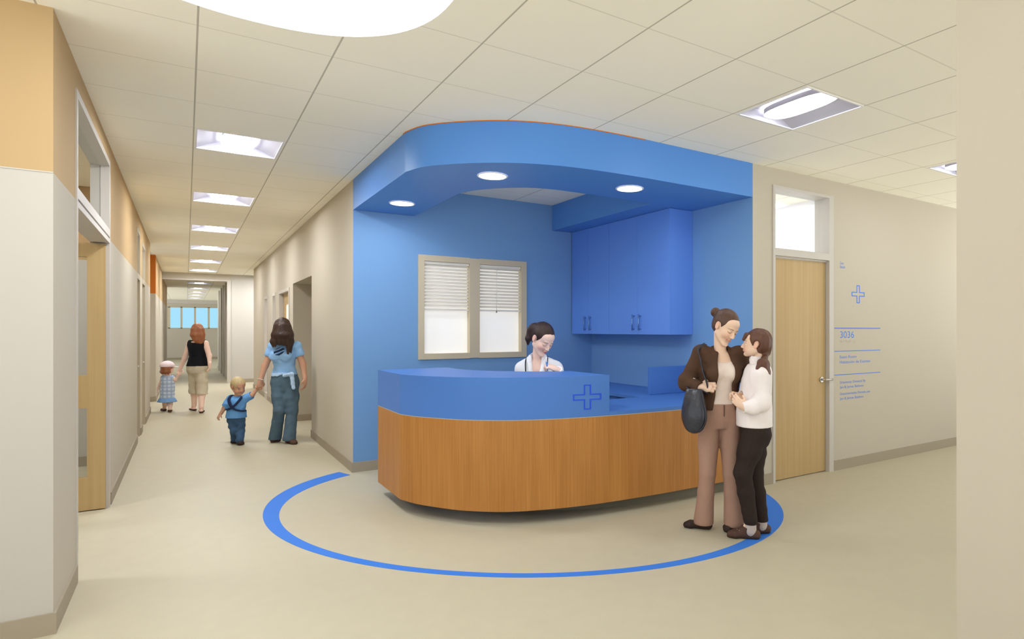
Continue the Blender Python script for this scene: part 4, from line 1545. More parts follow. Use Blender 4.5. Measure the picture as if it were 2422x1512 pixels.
    mid = F.wR + F.vd(0.05, -0.045, 0.0)
    front = [tr, F.wR + F.vd(0.055, 0.005, -0.04), F.wR + F.vd(0.050, -0.028, 0.03), F.at(1663, 880, -0.115), F.at(1657, 850, -0.10), F.at(1652, 828, -0.075), sh]
    mb.tube([tuple(p) for p in catmull(front, 5)], 0.016, M['leather'], 10, flat=0.4)
    back = [sh, F.sR + F.vd(0.015, 0.075, 0.03), F.sR + F.vd(0.03, 0.10, -0.10), F.at(1634, 905, 0.09), tl]
    mb.tube([tuple(p) for p in catmull(back, 5)], 0.016, M['leather'], 10, flat=0.4)
    mb.build('strap', bag, base=bag.location)
    mb = MB()
    for q, dz in ((F.at(1643, 896, -0.06), 0.0), (F.at(1645, 904, -0.065), 0.0)):
        mb.tube([tuple(q + F.vd(-0.010, 0, 0.003)), tuple(q + F.vd(0.010, 0, -0.003))], 0.004, M['metal'], 8)
    b = F.at(1644, 900, -0.065)
    mb.build('buckle', bag, base=bag.location)
    mb = MB()
    arc = [bc + R @ np.array([0.058, -0.010, 0.13]), bc + R @ np.array([0.074, -0.016, 0.06]), bc + R @ np.array([0.090, -0.016, -0.02]), bc + R @ np.array([0.080, -0.020, -0.09]), bc + R @ np.array([0.040, -0.022, -0.138])]
    mb.tube([tuple(p) for p in catmull(arc, 5)], 0.0045, M['leather'], 6)
    mb.build('piping', bag, base=bag.location)
    return F


# ---------------------------------------------------------------- girl in the white shirt
def girl():
    F = Fig(1785, 4.20, P=(1783, 1012, 0), N=(1793, 862, 0), sR=(1787, 886, 0.105), sL=(1797, 888, -0.105),
            eL=(1803, 955, -0.155), wL=(1762, 964, -0.165), eR=(1781, 950, 0.14), wR=(1756, 944, 0.02),
            hL=(1787, 1020, -0.062), kL=(1757, 1118, -0.085), aL=(1775, 1232, -0.06),
            hR=(1785, 1020, 0.062), kR=(1784, 1124, 0.05), aR=(1801, 1230, 0.05))
    F.head(F.at(1788, 815, 0.0), F.vd(-0.97, 0.10, 0.08), F.vd(0.05, 0.02, 1), 0.86)
    loc = (*((floor_at(1765, 1270) + floor_at(1797, 1259)) / 2)[:2], 0.0)
    S = Sdf()
    F.add_torso(S, F.CHILD, 0.86, sh=0.038)
    F.add_neck(S, 0.040)
    F.add_head(S, child=True)
    for sd in 'RL':
        F.add_arm(S, sd, (0.036, 0.031, 0.021))
        F.add_leg(S, sd, (0.066, 0.060, 0.042, 0.040, 0.029))
    toeL, toeR = floor_at(1721, 1270), floor_at(1758, 1262)
    F.add_foot(S, F.aL, toeL, 0.9, -0.006)
    F.add_foot(S, F.aR, toeR, 0.9, -0.006)
    F.add_hand(S, F.wL, F.vd(-0.75, 0.10, 0.55), F.vd(0.1, 1, 0.1), F.vd(0.2, -0.1, 1), (0.5, 0.55, 0.6, 0.6), 0.82)
    F.add_hand(S, F.wR, F.vd(-0.7, -0.25, 0.35), F.vd(0.2, -0.7, -0.6), F.vd(0, 0.3, 1), (0.6, 0.65, 0.7, 0.7), 0.82)
    S.plane((0, 0, 0.001), (0, 0, -1))
    o = person(F, S, 0.0035, 'girl with a ponytail in a white shirt and dark trousers beside the woman', loc, F.face_tint('skin', child=True, closed=False))
    # hair: fringe, smooth crown and a low ponytail
    S = hair_cap(F, 0.008, (0.15, 0.074, 0.104), (0, 0.090, -0.050))
    S.plane(F.hp(0, 0, -0.052), F.HR @ np.array([0, 0.45, -1]))
    for x in (-0.038, -0.013, 0.012, 0.037):
        S.cap(F.hp(x, 0.078, 0.070), F.hp(x * 1.15, 0.098, 0.032), 0.016, 0.009, 0.012)
    for sx in (-1, 1):
        S.ell(F.hp(sx * 0.082, -0.012, -0.010), np.array((0.02, 0.026, 0.034)), F.HR, 0.008, 's')
    S.chain([F.hp(0.0, -0.085, -0.01), F.hp(0.01, -0.092, -0.055)], [0.030, 0.020], 0.02)
    S.chain([F.hp(0.01, -0.092, -0.055), F.at(1808, 848, -0.06), F.at(1806, 862, -0.10), F.at(1812, 882, -0.115), F.at(1815, 900, -0.10)], [0.017, 0.020, 0.036, 0.027, 0.005], 0.012)
    S.chain([F.at(1801, 858, -0.10), F.at(1791, 872, -0.135)], [0.028, 0.012], 0.015)
    S.wrinkle(0.0022, 90, 3, (1, 1, 0.2))
    part('hair', S, 0.004, M['hair_chestnut'], o)
    # loose white shirt with a collar
    S = Sdf()
    F.add_torso(S, F.CHILD, 0.95, 0.016, z0=0.02, z1=0.97, sh=0.043)
    for sd in 'RL':
        F.add_arm(S, sd, (0.044, 0.042, 0.030), 0.010, k=0.03)
    S.loft(F.P, F.T, [(0.03 * F.L, 0.135, 0.112, 0.0), (0.35 * F.L, 0.132, 0.108, 0.004), (0.5 * F.L, 0.122, 0.10, 0.004)], 0.03)
    S.chain([F.eL + F.vd(0, 0, 0.03), F.eL + F.vd(-0.05, -0.01, -0.02), F.wL + F.vd(0.05, 0, -0.010)], [0.046, 0.046, 0.038], 0.02)
    S.wrinkle(0.0022, 34, 11)
    for sd in 'RL':
        e, w = getattr(F, 'e' + sd), getattr(F, 'w' + sd)
        S.ell(w + nrm(w - e) * 0.056, (0.052,) * 3, None, 0.004, 's')
    S.plane(F.tp(0, 0, 0.035), -UP)
    S.cap(F.tp(0, 0, 0.9), F.hp(0, -0.02, -0.10), 0.046, 0.052, 0.006, 's')
    sh = part('shirt', S, 0.005, M['white_shirt'], o, 2)
    S = Sdf()
    S.cap(F.tp(0, -0.004, 0.985), F.tp(0, 0.010, 1.075), 0.060, 0.054, 0.01)
    S.cap(F.tp(0, 0.0, 0.9), F.tp(0, 0.02, 1.3), 0.045, 0.046, 0.003, 's')
    S.loft(F.tp(0, 0.09, 0.97), F.T, [(-0.02, 0.006, 0.07, 0), (0.12, 0.034, 0.07, 0)], 0.003, 's')
    part('collar', S, 0.004, M['white_shirt'], sh)
    S = Sdf()
    F.add_torso(S, F.CHILD, 0.88, 0.004, z0=-0.30, z1=0.12, sh=0.0)
    S.ops = S.ops[:1]
    for sd in 'RL':
        h, n, a = (getattr(F, q + sd) for q in 'hka')
        S.chain([h, h + (n - h) * 0.5, n, n + (a - n) * 0.4, a], [0.084, 0.078, 0.058, 0.054, 0.047], 0.025)
    S.ell(F.tp(0, -0.05, -0.10), (0.10, 0.07, 0.10), F.T, 0.03)
    S.wrinkle(0.0014, 46, 9, (0.5, 0.5, 1.2))
    S.plane((0, 0, 0.083), -UP)
    part('trousers', S, 0.005, M['dark_cord'], o)
    for a, toe in ((F.aL, toeL), (F.aR, toeR)):
        t = nrm(np.array([toe[0] - a[0], toe[1] - a[1], 0]))
        S = Sdf()
        S.cap(a + UP * 0.05, a * np.array([1, 1, 0]) + UP * 0.05, 0.036, 0.040, 0.02)
        part('sock', S, 0.005, M['sock'], o)
        S = Sdf()
        F.add_foot(S, a, toe, 1.0, 0.003)
        S.plane((0, 0, 0.010), -UP)
        S.plane(a * np.array([1, 1, 0]) + UP * 0.070, UP - t * 0.25)
        s1 = part('shoe', S, 0.004, M['shoe'], o)
        S = Sdf()
        F.add_foot(S, a, toe, 1.0, 0.006)
        S.plane((0, 0, 0.001), -UP)
        S.plane((0, 0, 0.013), UP)
        part('sole', S, 0.004, M['shoe_dark'], s1)
        mb = MB()
        L = np.linalg.norm((toe - a)[:2])
        sd = np.array([-t[1], t[0], 0])
        for q in (0.36, 0.48, 0.58):
            p = a * np.array([1, 1, 0]) + t * L * q + UP * (0.086 - 0.055 * q)
            mb.tube([p - sd * 0.022 - UP * 0.006, p + UP * 0.004, p + sd * 0.022 - UP * 0.006], 0.0028, M['sock'], 6)
        mb.build('lace', s1, base=o.location)
    return F


# ---------------------------------------------------------------- receptionist behind the counter
def receptionist():
    F = Fig(1278, 5.36, P=(1276, 1000, 0.04), N=(1271, 853, 0), sR=(1236, 873, 0), sL=(1313, 873, 0.0),
            eR=(1228, 935, -0.05), wR=(1262, 958, -0.26), eL=(1335, 925, -0.10), wL=(1319, 876, -0.24),
            hR=(1256, 1005, 0.0), kR=(1250, 1004, -0.42), aR=(1250, 1140, -0.40),
            hL=(1296, 1005, 0.0), kL=(1302, 1004, -0.42), aL=(1302, 1140, -0.40))
    for sd in 'RL':
        a = getattr(F, 'a' + sd); a[2] = 0.075
        k = getattr(F, 'k' + sd); k[2] = 0.55
        hh = getattr(F, 'h' + sd); hh[2] = 0.575
    F.P[2] = 0.60
    F.torso_frame()
    F.head(F.at(1283, 802, -0.08), F.vd(0.50, -0.64, -0.58), F.vd(0.16, -0.1, 1), 1.09)
    loc = (F.P[0], F.P[1], 0.0)
    S = Sdf()
    F.add_torso(S, F.FEMALE, 0.98, sh=0.044, bust=0.9)
    F.add_neck(S, 0.042)
    F.add_head(S)
    for sd in 'RL':
        F.add_arm(S, sd, (0.043, 0.037, 0.025))
        F.add_leg(S, sd, (0.072, 0.068, 0.050, 0.047, 0.034))
        a = getattr(F, 'a' + sd)
        F.add_foot(S, a, a - F.vf * 0.16 - UP * 0.075, 0.95, -0.004)
    F.add_hand(S, F.wL, F.vd(-0.85, 0.0, 0.45), F.vd(-0.45, 0.5, -0.9), F.vd(-0.2, 0, 1), (0.8, 0.85, 0.9, 0.95), 0.95, tcurl=0.5)
    F.add_hand(S, F.wR, F.vd(0.8, -0.3, -0.1), F.vd(0, 0, -1), F.vd(0.2, -1, 0), (0.3,) * 4, 0.95)
    S.plane((0, 0, 0.001), (0, 0, -1))
    o = person(F, S, 0.004, 'seated receptionist in a white coat behind the blue counter, looking down', loc, F.face_tint('skin3', (196, 92, 94), (92, 62, 56), pink=0.8))
    S = hair_cap(F, 0.008, (0.15, 0.076, 0.110), (0, 0.088, -0.050))
    S.plane(F.hp(0, 0, -0.05), F.HR @ np.array([0, 0.5, -1]))
    S.ell(F.hp(0.030, -0.106, 0.014), np.array((0.058, 0.040, 0.066)), F.HR, 0.010)
    S.chain([F.hp(0.045, -0.105, 0.0), F.hp(0.058, -0.085, -0.06), F.hp(0.052, -0.066, -0.100)], [0.036, 0.026, 0.012], 0.015)
    for sx in (-1, 1):
        S.ell(F.hp(sx * 0.082, -0.006, -0.006), np.array((0.02, 0.026, 0.034)), F.HR, 0.008, 's')
    S.wrinkle(0.0005, 90, 3, (1, 1, 0.2))
    part('hair', S, 0.0045, M['hair_dark'], o)
    S = Sdf()
    F.add_torso(S, F.FEMALE, 0.98, 0.006, z0=0.1, z1=0.98, sh=0.044, bust=0.9)
    S.plane(F.tp(0, 0, 0.90), nrm(F.T @ np.array([0, 0.8, 1])))
    part('scrub_top', S, 0.006, M['scrub'], o)
    S = Sdf()
    F.add_torso(S, F.FEMALE, 1.02, 0.018, z0=-0.05, z1=0.99, sh=0.046, bust=0.9, trap=0.0)
    for sd in 'RL':
        F.add_arm(S, sd, (0.052, 0.050, 0.036), 0.008, k=0.03)
    S.cap(F.tp(0.0, -0.03, 0.98), F.tp(0, -0.03, 1.03), 0.066, 0.064, 0.02)
    S.wrinkle(0.003, 28, 4)
    S.loft(F.tp(0, 0.14, 0.5), F.T, [(-0.05, 0.003, 0.16, 0), (0.18 * F.L, 0.014, 0.16, 0), (0.5 * F.L, 0.046, 0.165, 0), (0.8 * F.L, 0.06, 0.165, 0)], 0.006, 's')
    S.cap(F.tp(0, 0.0, 0.95), F.hp(0, -0.03, -0.08), 0.057, 0.056, 0.006, 's')
    for sd in 'RL':
        e, w = getattr(F, 'e' + sd), getattr(F, 'w' + sd)
        S.ell(w + nrm(w - e) * 0.068, (0.068,) * 3, None, 0.004, 's')
    c = part('coat', S, 0.006, M['coat'], o)
    S = Sdf()
    for x in (-1, 1):
        pts = [F.tp(x * 0.062, -0.02, 1.06), F.tp(x * 0.066, 0.05, 0.98), F.tp(x * 0.052, 0.105, 0.84), F.tp(x * 0.030, 0.125, 0.70)]
        S.chain(pts, [0.020, 0.024, 0.024, 0.010], 0.01)
    part('collar', S, 0.005, M['coat'], c)
    S = Sdf()
    S.loft(F.P, F.T, F.stations(F.FEMALE, 0.98, 0.008, -0.26, 0.2), 0.02)
    for sd in 'RL':
        F.add_leg(S, sd, (0.076, 0.072, 0.058, 0.055, 0.05), 0.008)
    S.plane((0, 0, 0.05), -UP)
    part('trousers', S, 0.008, M['scrub'], o)
    for sd in 'RL':
        a = getattr(F, 'a' + sd)
        S = Sdf(); F.add_foot(S, a, a - F.vf * 0.16 - UP * 0.075, 0.98, 0.004); S.plane((0, 0, 0.002), -UP); S.plane((0, 0, 0.08), UP)
        part('shoe', S, 0.007, M['shoe_dark'], o)
    # stethoscope round the neck
    st = empty('stethoscope', tuple(F.tp(0, 0.1, 0.8)), 'dark stethoscope tube round the neck of the receptionist', 'stethoscope')
    for x, q in ((-1, [(0.0, -0.085, 1.02)]), (1, [])):
        pts = [F.tp(0, -0.10, 0.99), F.tp(x * 0.075, -0.06, 1.055), F.tp(x * 0.094, 0.05, 1.02), F.tp(x * 0.088, 0.128, 0.88), F.tp(x * 0.080, 0.160, 0.70), F.tp(x * 0.06, 0.145, 0.55)]
        mb = MB(); mb.tube([tuple(p) for p in catmull(pts, 5)], 0.0055, M['black'], 8); mb.build('tube', st, base=st.location)
    # pen held upright in front of the mouth
    tip = F.wL + F.vd(-0.088, -0.005, 0.005)
    a, b = tip + F.vd(0.004, 0, -0.03), tip + F.vd(-0.006, 0.0, 0.105)
    pn = empty('pen', tuple((a + b) / 2), 'slim blue and white pen held upright by the receptionist', 'pen')
    mb = MB(); mb.tube([tuple(a), tuple(a + (b - a) * 0.7)], 0.006, M['ring'], 10); mb.build('barrel', pn, base=pn.location)
    mb = MB(); mb.tube([tuple(a + (b - a) * 0.7), tuple(b)], [0.0062, 0.005], M['white'], 10); mb.build('cap', pn, base=pn.location)
    # stool
    s = empty('stool', (F.P[0], F.P[1], 0), 'round black stool under the seated receptionist', 'stool'); B = s.location
    zs = 0.60 - 0.105
    mb = MB(); mb.lathe(tuple(B), [(0.0, zs), (0.165, zs), (0.175, zs - 0.02), (0.17, zs - 0.06), (0.0, zs - 0.06)], M['black']); mb.build('seat', s, base=B)
    mb = MB(); mb.tube([(B[0], B[1], 0.05), (B[0], B[1], zs - 0.06)], 0.025, M['metal'], 12); mb.build('post', s, base=B)
    mb = MB(); mb.lathe(tuple(B), [(0.0, 0.05), (0.05, 0.05), (0.19, 0.015), (0.19, 0.0), (0.0, 0.0)], M['metal']); mb.build('base', s, base=B)


# ---------------------------------------------------------------- woman in the light blue tee leading the boy
def woman_in_tee():
    F = Fig(673, 7.69, P=(673, 908, 0), N=(672, 814, 0), sR=(647, 819, 0), sL=(701, 819, 0),
            eR=(627, 865, -0.03), wR=(616, 900, -0.08), eL=(716, 862, 0.02), wL=(721, 896, -0.03),
            hR=(660, 908, 0), kR=(661, 972, -0.08), aR=(651, 1034, 0.02),
            hL=(687, 908, 0), kL=(691, 972, -0.03), aL=(684, 1036, -0.06))
    F.head(F.at(668, 779, -0.07), F.vd(-0.05, -0.72, -0.62), F.vd(0.02, -0.3, 1), 1.0)
    loc = (*((floor_at(648, 1045) + floor_at(682, 1048)) / 2)[:2], 0.0)
    h = 0.005
    S = Sdf()
    F.add_torso(S, F.FEMALE, 0.98, bust=1.05, sh=0.044)
    F.add_neck(S, 0.047)
    F.add_head(S)
    for sd in 'RL':
        F.add_arm(S, sd, (0.045, 0.038, 0.026))
        F.add_leg(S, sd, (0.08, 0.075, 0.052, 0.050, 0.036))
    toeR, toeL = floor_at(642, 1047), floor_at(700, 1052)
    F.add_foot(S, F.aR, toeR, 0.95, -0.005); F.add_foot(S, F.aL, toeL, 0.95, -0.005)
    F.add_hand(S, F.wR, F.vd(-0.10, -0.1, -1), F.vd(-0.3, 0.9, -0.2), F.vd(0.4, -1, 0), (0.6, 0.65, 0.7, 0.7), 0.95)
    F.add_hand(S, F.wL, F.vd(0.05, -0.1, -1), F.vd(-0.8, 0.4, 0), F.vd(-0.4, -1, 0), (0.4, 0.45, 0.5, 0.5), 0.95)
    S.plane((0, 0, 0.001), -UP)
    o = person(F, S, h, 'walking woman in a light blue tee and jeans with long dark hair over her face', loc, F.face_tint('skin2'))
    S = Sdf()
    S.ell(F.hp(0, -0.018, 0.036), np.array((0.092, 0.112, 0.102)), F.HR, 0.02)
    q = F.hc
    for x0, x1, y, r in ((-0.075, -0.098, -0.05, 0.040), (-0.05, -0.075, -0.095, 0.036), (-0.02, -0.03, -0.115, 0.034), (0.02, 0.02, -0.115, 0.034), (0.05, 0.06, -0.10, 0.036), (0.078, 0.088, -0.055, 0.040), (-0.085, -0.10, 0.02, 0.036), (0.085, 0.095, 0.02, 0.036)):
        zl = -0.215 if x0 < 0.03 else -0.30
        if abs(x0) < 0.03: zl = -0.19
        S.chain([q + F.vd(x0 * 0.75, y * 0.8, 0.03), q + F.vd(x0 * 1.05, y - 0.01, -0.07), q + F.vd(x1, y * 0.9, -0.15), q + F.vd(x1 * 1.03, y * 0.95, zl)], [r, r, r * 0.85, 0.010], 0.025)
    S.wrinkle(0.004, 70, 6, (1, 1, 0.15))
    part('hair', S, h, M['hair_long'], o)
    S = Sdf()
    F.add_torso(S, F.FEMALE, 1.0, 0.008, z0=0.22, z1=0.965, bust=1.05, sh=0.048)
    for sd in 'RL':
        F.add_arm(S, sd, (0.056, 0.052, 0), 0.006, t1=0.46)
        F.cut_sleeve(S, sd, 0.46, 0.062)
    S.wrinkle(0.003, 32, 8)
    S.plane(F.tp(0, 0, 0.235), -UP)
    tee = part('tee_shirt', S, h, [M['tee'], M['print']], o, region=lambda c: ((((c - F.tp(0, 0.1, 0.82)) @ F.T[:, 0] / 0.062) ** 2 + ((c - F.tp(0, 0.1, 0.82)) @ F.T[:, 2] / 0.05) ** 2 < 1) & ((c - F.P) @ F.T[:, 1] > 0.05) & (np.sin(c @ F.T[:, 2] * 130 + c @ F.T[:, 0] * 60) > -0.3)).astype(int))
    S = Sdf()
    S.loft(F.P, F.T, F.stations(F.FEMALE, 1.0, 0.006, -0.26, 0.26), 0.02)
    for sd in 'RL':
        h_, n, a = (getattr(F, q + sd) for q in 'hka')
        S.chain([h_, h_ + (n - h_) * 0.5, n, n + (a - n) * 0.4, a - UP * 0.012], [0.092, 0.086, 0.066, 0.064, 0.076], 0.022)
    S.wrinkle(0.0018, 36, 2)
    S.plane((0, 0, 0.036), -UP)
    part('jeans', S, h, M['denim'], o)
    S = Sdf()
    a = F.tp(-0.055, 0.112, 0.22)
    S.loft(F.P, F.T, [(0.20 * F.L, 0.160, 0.116, -0.004), (0.285 * F.L, 0.150, 0.108, -0.002)], 0.004)
    S.plane(F.tp(0, 0, 0.225), nrm(F.T @ np.array([-0.35, 0, -1])))
    S.chain([a, F.at(690, 885, -0.17), F.at(694, 918, -0.17)], [0.020, 0.024, 0.022], 0.015)
    S.wrinkle(0.002, 50, 2)
    part('sash', S, h, M['sash'], o)
    for a, toe in ((F.aR, toeR), (F.aL, toeL)):
        S = Sdf(); F.add_foot(S, a, toe, 0.98, 0.003); S.plane((0, 0, 0.002), -UP); S.plane((0, 0, 0.06), UP)
        part('sandal', S, h, M['shoe'], o)
    mb = MB(); c = F.wR; d = nrm(F.eR - F.wR); e1 = nrm(np.cross(d, F.vf)); e2 = np.cross(d, e1)
    mb.tube([tuple(c + (e1 * math.cos(t) + e2 * math.sin(t)) * 0.031 + d * 0.012) for t in np.linspace(0, 2 * math.pi, 21)], 0.0045, M['white'], 6, close=False)
    mb.build('bracelet', o, base=o.location)
    return F


def boy(hand_to):
    F = Fig(560, 7.6, P=(558, 992, 0), N=(563, 938, 0), sR=(546, 944, 0), sL=(581, 943, 0),
            eR=(531, 965, -0.02), wR=(522, 979, -0.03), eL=(597, 934, 0.0), wL=(607, 921, 0.02),
            hR=(550, 993, 0), kR=(554, 1020, -0.05), aR=(556, 1039, 0.02),
            hL=(567, 993, 0), kL=(569, 1020, -0.02), aL=(567, 1041, -0.08))
    F.head(F.at(564, 915, -0.01), F.vd(0.42, -0.85, -0.28), F.vd(0.0, -0.1, 1), 0.90)
    loc = (*floor_at(561, 1050)[:2], 0.0)
    h = 0.005
    S = Sdf()
    F.add_torso(S, F.CHILD, 0.70, sh=0.030, k=0.02)
    F.add_neck(S, 0.032, 0.02)
    F.add_head(S, child=True)
    for sd in 'RL':
        F.add_arm(S, sd, (0.029, 0.026, 0.020), k=0.015)
        F.add_leg(S, sd, (0.048, 0.044, 0.034, 0.032, 0.026), k=0.02)
    toeR, toeL = floor_at(551, 1049), floor_at(571, 1054)
    F.add_foot(S, F.aR, toeR, 0.8, -0.003); F.add_foot(S, F.aL, toeL, 0.8, -0.003)
    F.add_hand(S, F.wR, F.vd(-0.5, -0.1, -0.8), F.vd(0.5, 0.5, -0.4), F.vd(0.3, -1, 0), (0.5,) * 4, 0.58, 0.004)
    F.add_hand(S, F.wL, F.vd(0.5, 0.1, 0.85), F.vd(0.3, 0.9, 0), F.vd(-0.6, 0, 0.3), (0.6,) * 4, 0.58, 0.004)
    S.plane((0, 0, 0.001), -UP)
    o = person(F, S, h, 'small blond boy in a sky blue tee with a dark harness holding her hand', loc, F.face_tint('skin2', child=True, closed=False))
    S = hair_cap(F, 0.010, (0.080, 0.078, 0.105), (0, 0.094, -0.050))
    S.plane(F.hp(0, 0, -0.05), F.HR @ np.array([0, 0.4, -1]))
    for sx in (-1, 1):
        S.ell(F.hp(sx * 0.082, -0.006, -0.006), np.array((0.02, 0.026, 0.034)), F.HR, 0.008, 's')
    part('hair', S, h, M['hair_blond'], o)
    S = Sdf()
    F.add_torso(S, F.CHILD, 0.74, 0.010, z0=0.06, z1=0.96, sh=0.035, k=0.02)
    S.loft(F.P, F.T, [(0.06 * F.L, 0.118, 0.10, 0), (0.4 * F.L, 0.108, 0.09, 0)], 0.02)
    for sd in 'RL':
        F.add_arm(S, sd, (0.040, 0.042, 0), 0.006, k=0.02, t1=0.72)
        F.cut_sleeve(S, sd, 0.72, 0.046)
    S.wrinkle(0.003, 40, 8)
    S.plane(F.tp(0, 0, 0.07), -UP)
    part('tee_shirt', S, h, M['boy_tee'], o)
    mb = MB()
    y = 0.098
    for x in (-1, 1):
        mb.tube([tuple(F.tp(*p)) for p in catmull([(x * 0.066, -0.05, 0.98), (x * 0.070, 0.03, 1.02), (x * 0.062, 0.078, 0.86), (x * 0.030, 0.097, 0.68), (-x * 0.004, 0.104, 0.55)], 5)], 0.017, M['harness'], 8, flat=0.55)
        mb.tube([tuple(F.tp(*p)) for p in catmull([(-x * 0.004, 0.104, 0.55), (x * 0.05, 0.096, 0.47), (x * 0.095, 0.055, 0.42), (x * 0.108, 0.0, 0.42)], 5)], 0.018, M['harness'], 8, flat=0.55)
    mb.build('harness', o, base=o.location)
    S = Sdf()
    S.loft(F.P, F.T, F.stations(F.CHILD, 0.74, 0.004, -0.26, 0.2), 0.02)
    for sd in 'RL':
        F.add_leg(S, sd, (0.058, 0.054, 0.046, 0.044, 0.046), k=0.015)
    S.wrinkle(0.003, 40, 2)
    S.plane((0, 0, 0.026), -UP)
    part('jeans', S, h, M['denim_dark'], o)
    for a, toe in ((F.aR, toeR), (F.aL, toeL)):
        S = Sdf(); F.add_foot(S, a, toe, 0.85, 0.004); S.plane((0, 0, 0.002), -UP); S.plane((0, 0, 0.055), UP)
        part('shoe', S, h, M['shoe_dark'], o)


# ---------------------------------------------------------------- woman and toddler walking away down the corridor
def woman_away():
    F = Fig(467, 10.65, P=(468, 872, 0), N=(467, 808, 0), sR=(486, 812, 0), sL=(449, 812, 0),
            eR=(495, 842, -0.02), wR=(496, 862, -0.08), eL=(437, 848, 0.02), wL=(427, 871, 0.02),
            hR=(477, 877, 0), kR=(478, 922, -0.04), aR=(476, 964, -0.20),
            hL=(459, 877, 0), kL=(460, 922, 0.08), aL=(459, 962, 0.10))
    F.head(F.at(467, 784, 0.0), F.vd(0.05, 1, -0.12), F.vd(0, 0.1, 1), 1.02)
    F.aR[2] = 0.085; F.aL[2] = 0.085
    loc = (*((F.aR + F.aL) / 2)[:2], 0.0)
    h = 0.006
    S = Sdf()
    F.add_torso(S, F.FEMALE, 1.0, bust=0.95, sh=0.044)
    F.add_neck(S, 0.047)
    F.add_head(S)
    for sd in 'RL':
        F.add_arm(S, sd, (0.046, 0.039, 0.027))
        F.add_leg(S, sd, (0.08, 0.074, 0.052, 0.052, 0.036))
    toes = [F.aR + F.vd(0.01, 0.17, -0.085), F.aL + F.vd(-0.05, 0.17, -0.085)]
    F.add_foot(S, F.aR, toes[0], 0.98); F.add_foot(S, F.aL, toes[1], 0.98)
    F.add_hand(S, F.wR, F.vd(0.0, -0.05, -1), F.vd(-0.8, 0.3, 0), F.vd(-0.3, 1, 0), (0.5,) * 4, 0.95)
    F.add_hand(S, F.wL, F.vd(-0.25, 0.0, -0.9), F.vd(0.2, -0.9, 0), F.vd(0.5, 0.3, 0), (0.6,) * 4, 0.95)
    S.plane((0, 0, 0.001), -UP)
    o = person(F, S, h, 'woman in a black sleeveless top and khaki capris walking away down the corridor', loc, F.face_tint('skin3'))
    S = hair_cap(F, 0.014, (0.080, 0.070, 0.105), (0, 0.098, -0.046))
    q = F.hc
    for x in (-0.06, -0.03, 0.0, 0.03, 0.065):
        S.chain([q + F.vd(x, -0.09, 0.03), q + F.vd(x * 1.1, -0.105, -0.06), q + F.vd(x * 0.9 + 0.012, -0.10, -0.13), q + F.vd(x * 0.7 + 0.03, -0.115, -0.20)], [0.040, 0.038, 0.032, 0.010], 0.025)
    S.wrinkle(0.003, 70, 6, (1, 1, 0.2))
    part('hair', S, h, M['hair_ginger'], o)
    S = Sdf()
    F.add_torso(S, F.FEMALE, 1.02, 0.015, z0=0.04, z1=0.94, bust=0.95, sh=0.044)
    for sd in 'RL':
        s0 = getattr(F, 's' + sd)
        S.ell(s0 + F.T[:, 0] * (0.05 if sd == 'R' else -0.05), (0.055, 0.075, 0.09), F.T, 0.01, 's')
    S.wrinkle(0.002, 34, 3)
    S.plane(F.tp(0, 0, 0.10), -UP)
    part('sleeveless_top', S, h, M['black_knit'], o)
    S = Sdf()
    S.loft(F.P, F.T, F.stations(F.FEMALE, 1.02, 0.006, -0.26, 0.18), 0.02)
    for sd in 'RL':
        h_, n, a = (getattr(F, q_ + sd) for q_ in 'hka')
        S.chain([h_, h_ + (n - h_) * 0.5, n, n + (a - n) * 0.25], [0.094, 0.088, 0.082, 0.082], 0.022)
    S.wrinkle(0.004, 26, 2)
    S.plane((0, 0, 0.30), -UP)
    part('capri_trousers', S, h, M['khaki'], o)
    for a, toe in ((F.aR, toes[0]), (F.aL, toes[1])):
        S = Sdf(); F.add_foot(S, a, toe, 1.0, 0.004); S.plane((0, 0, 0.002), -UP); S.plane((0, 0, 0.03), UP)
        part('sandal', S, h, M['shoe'], o)


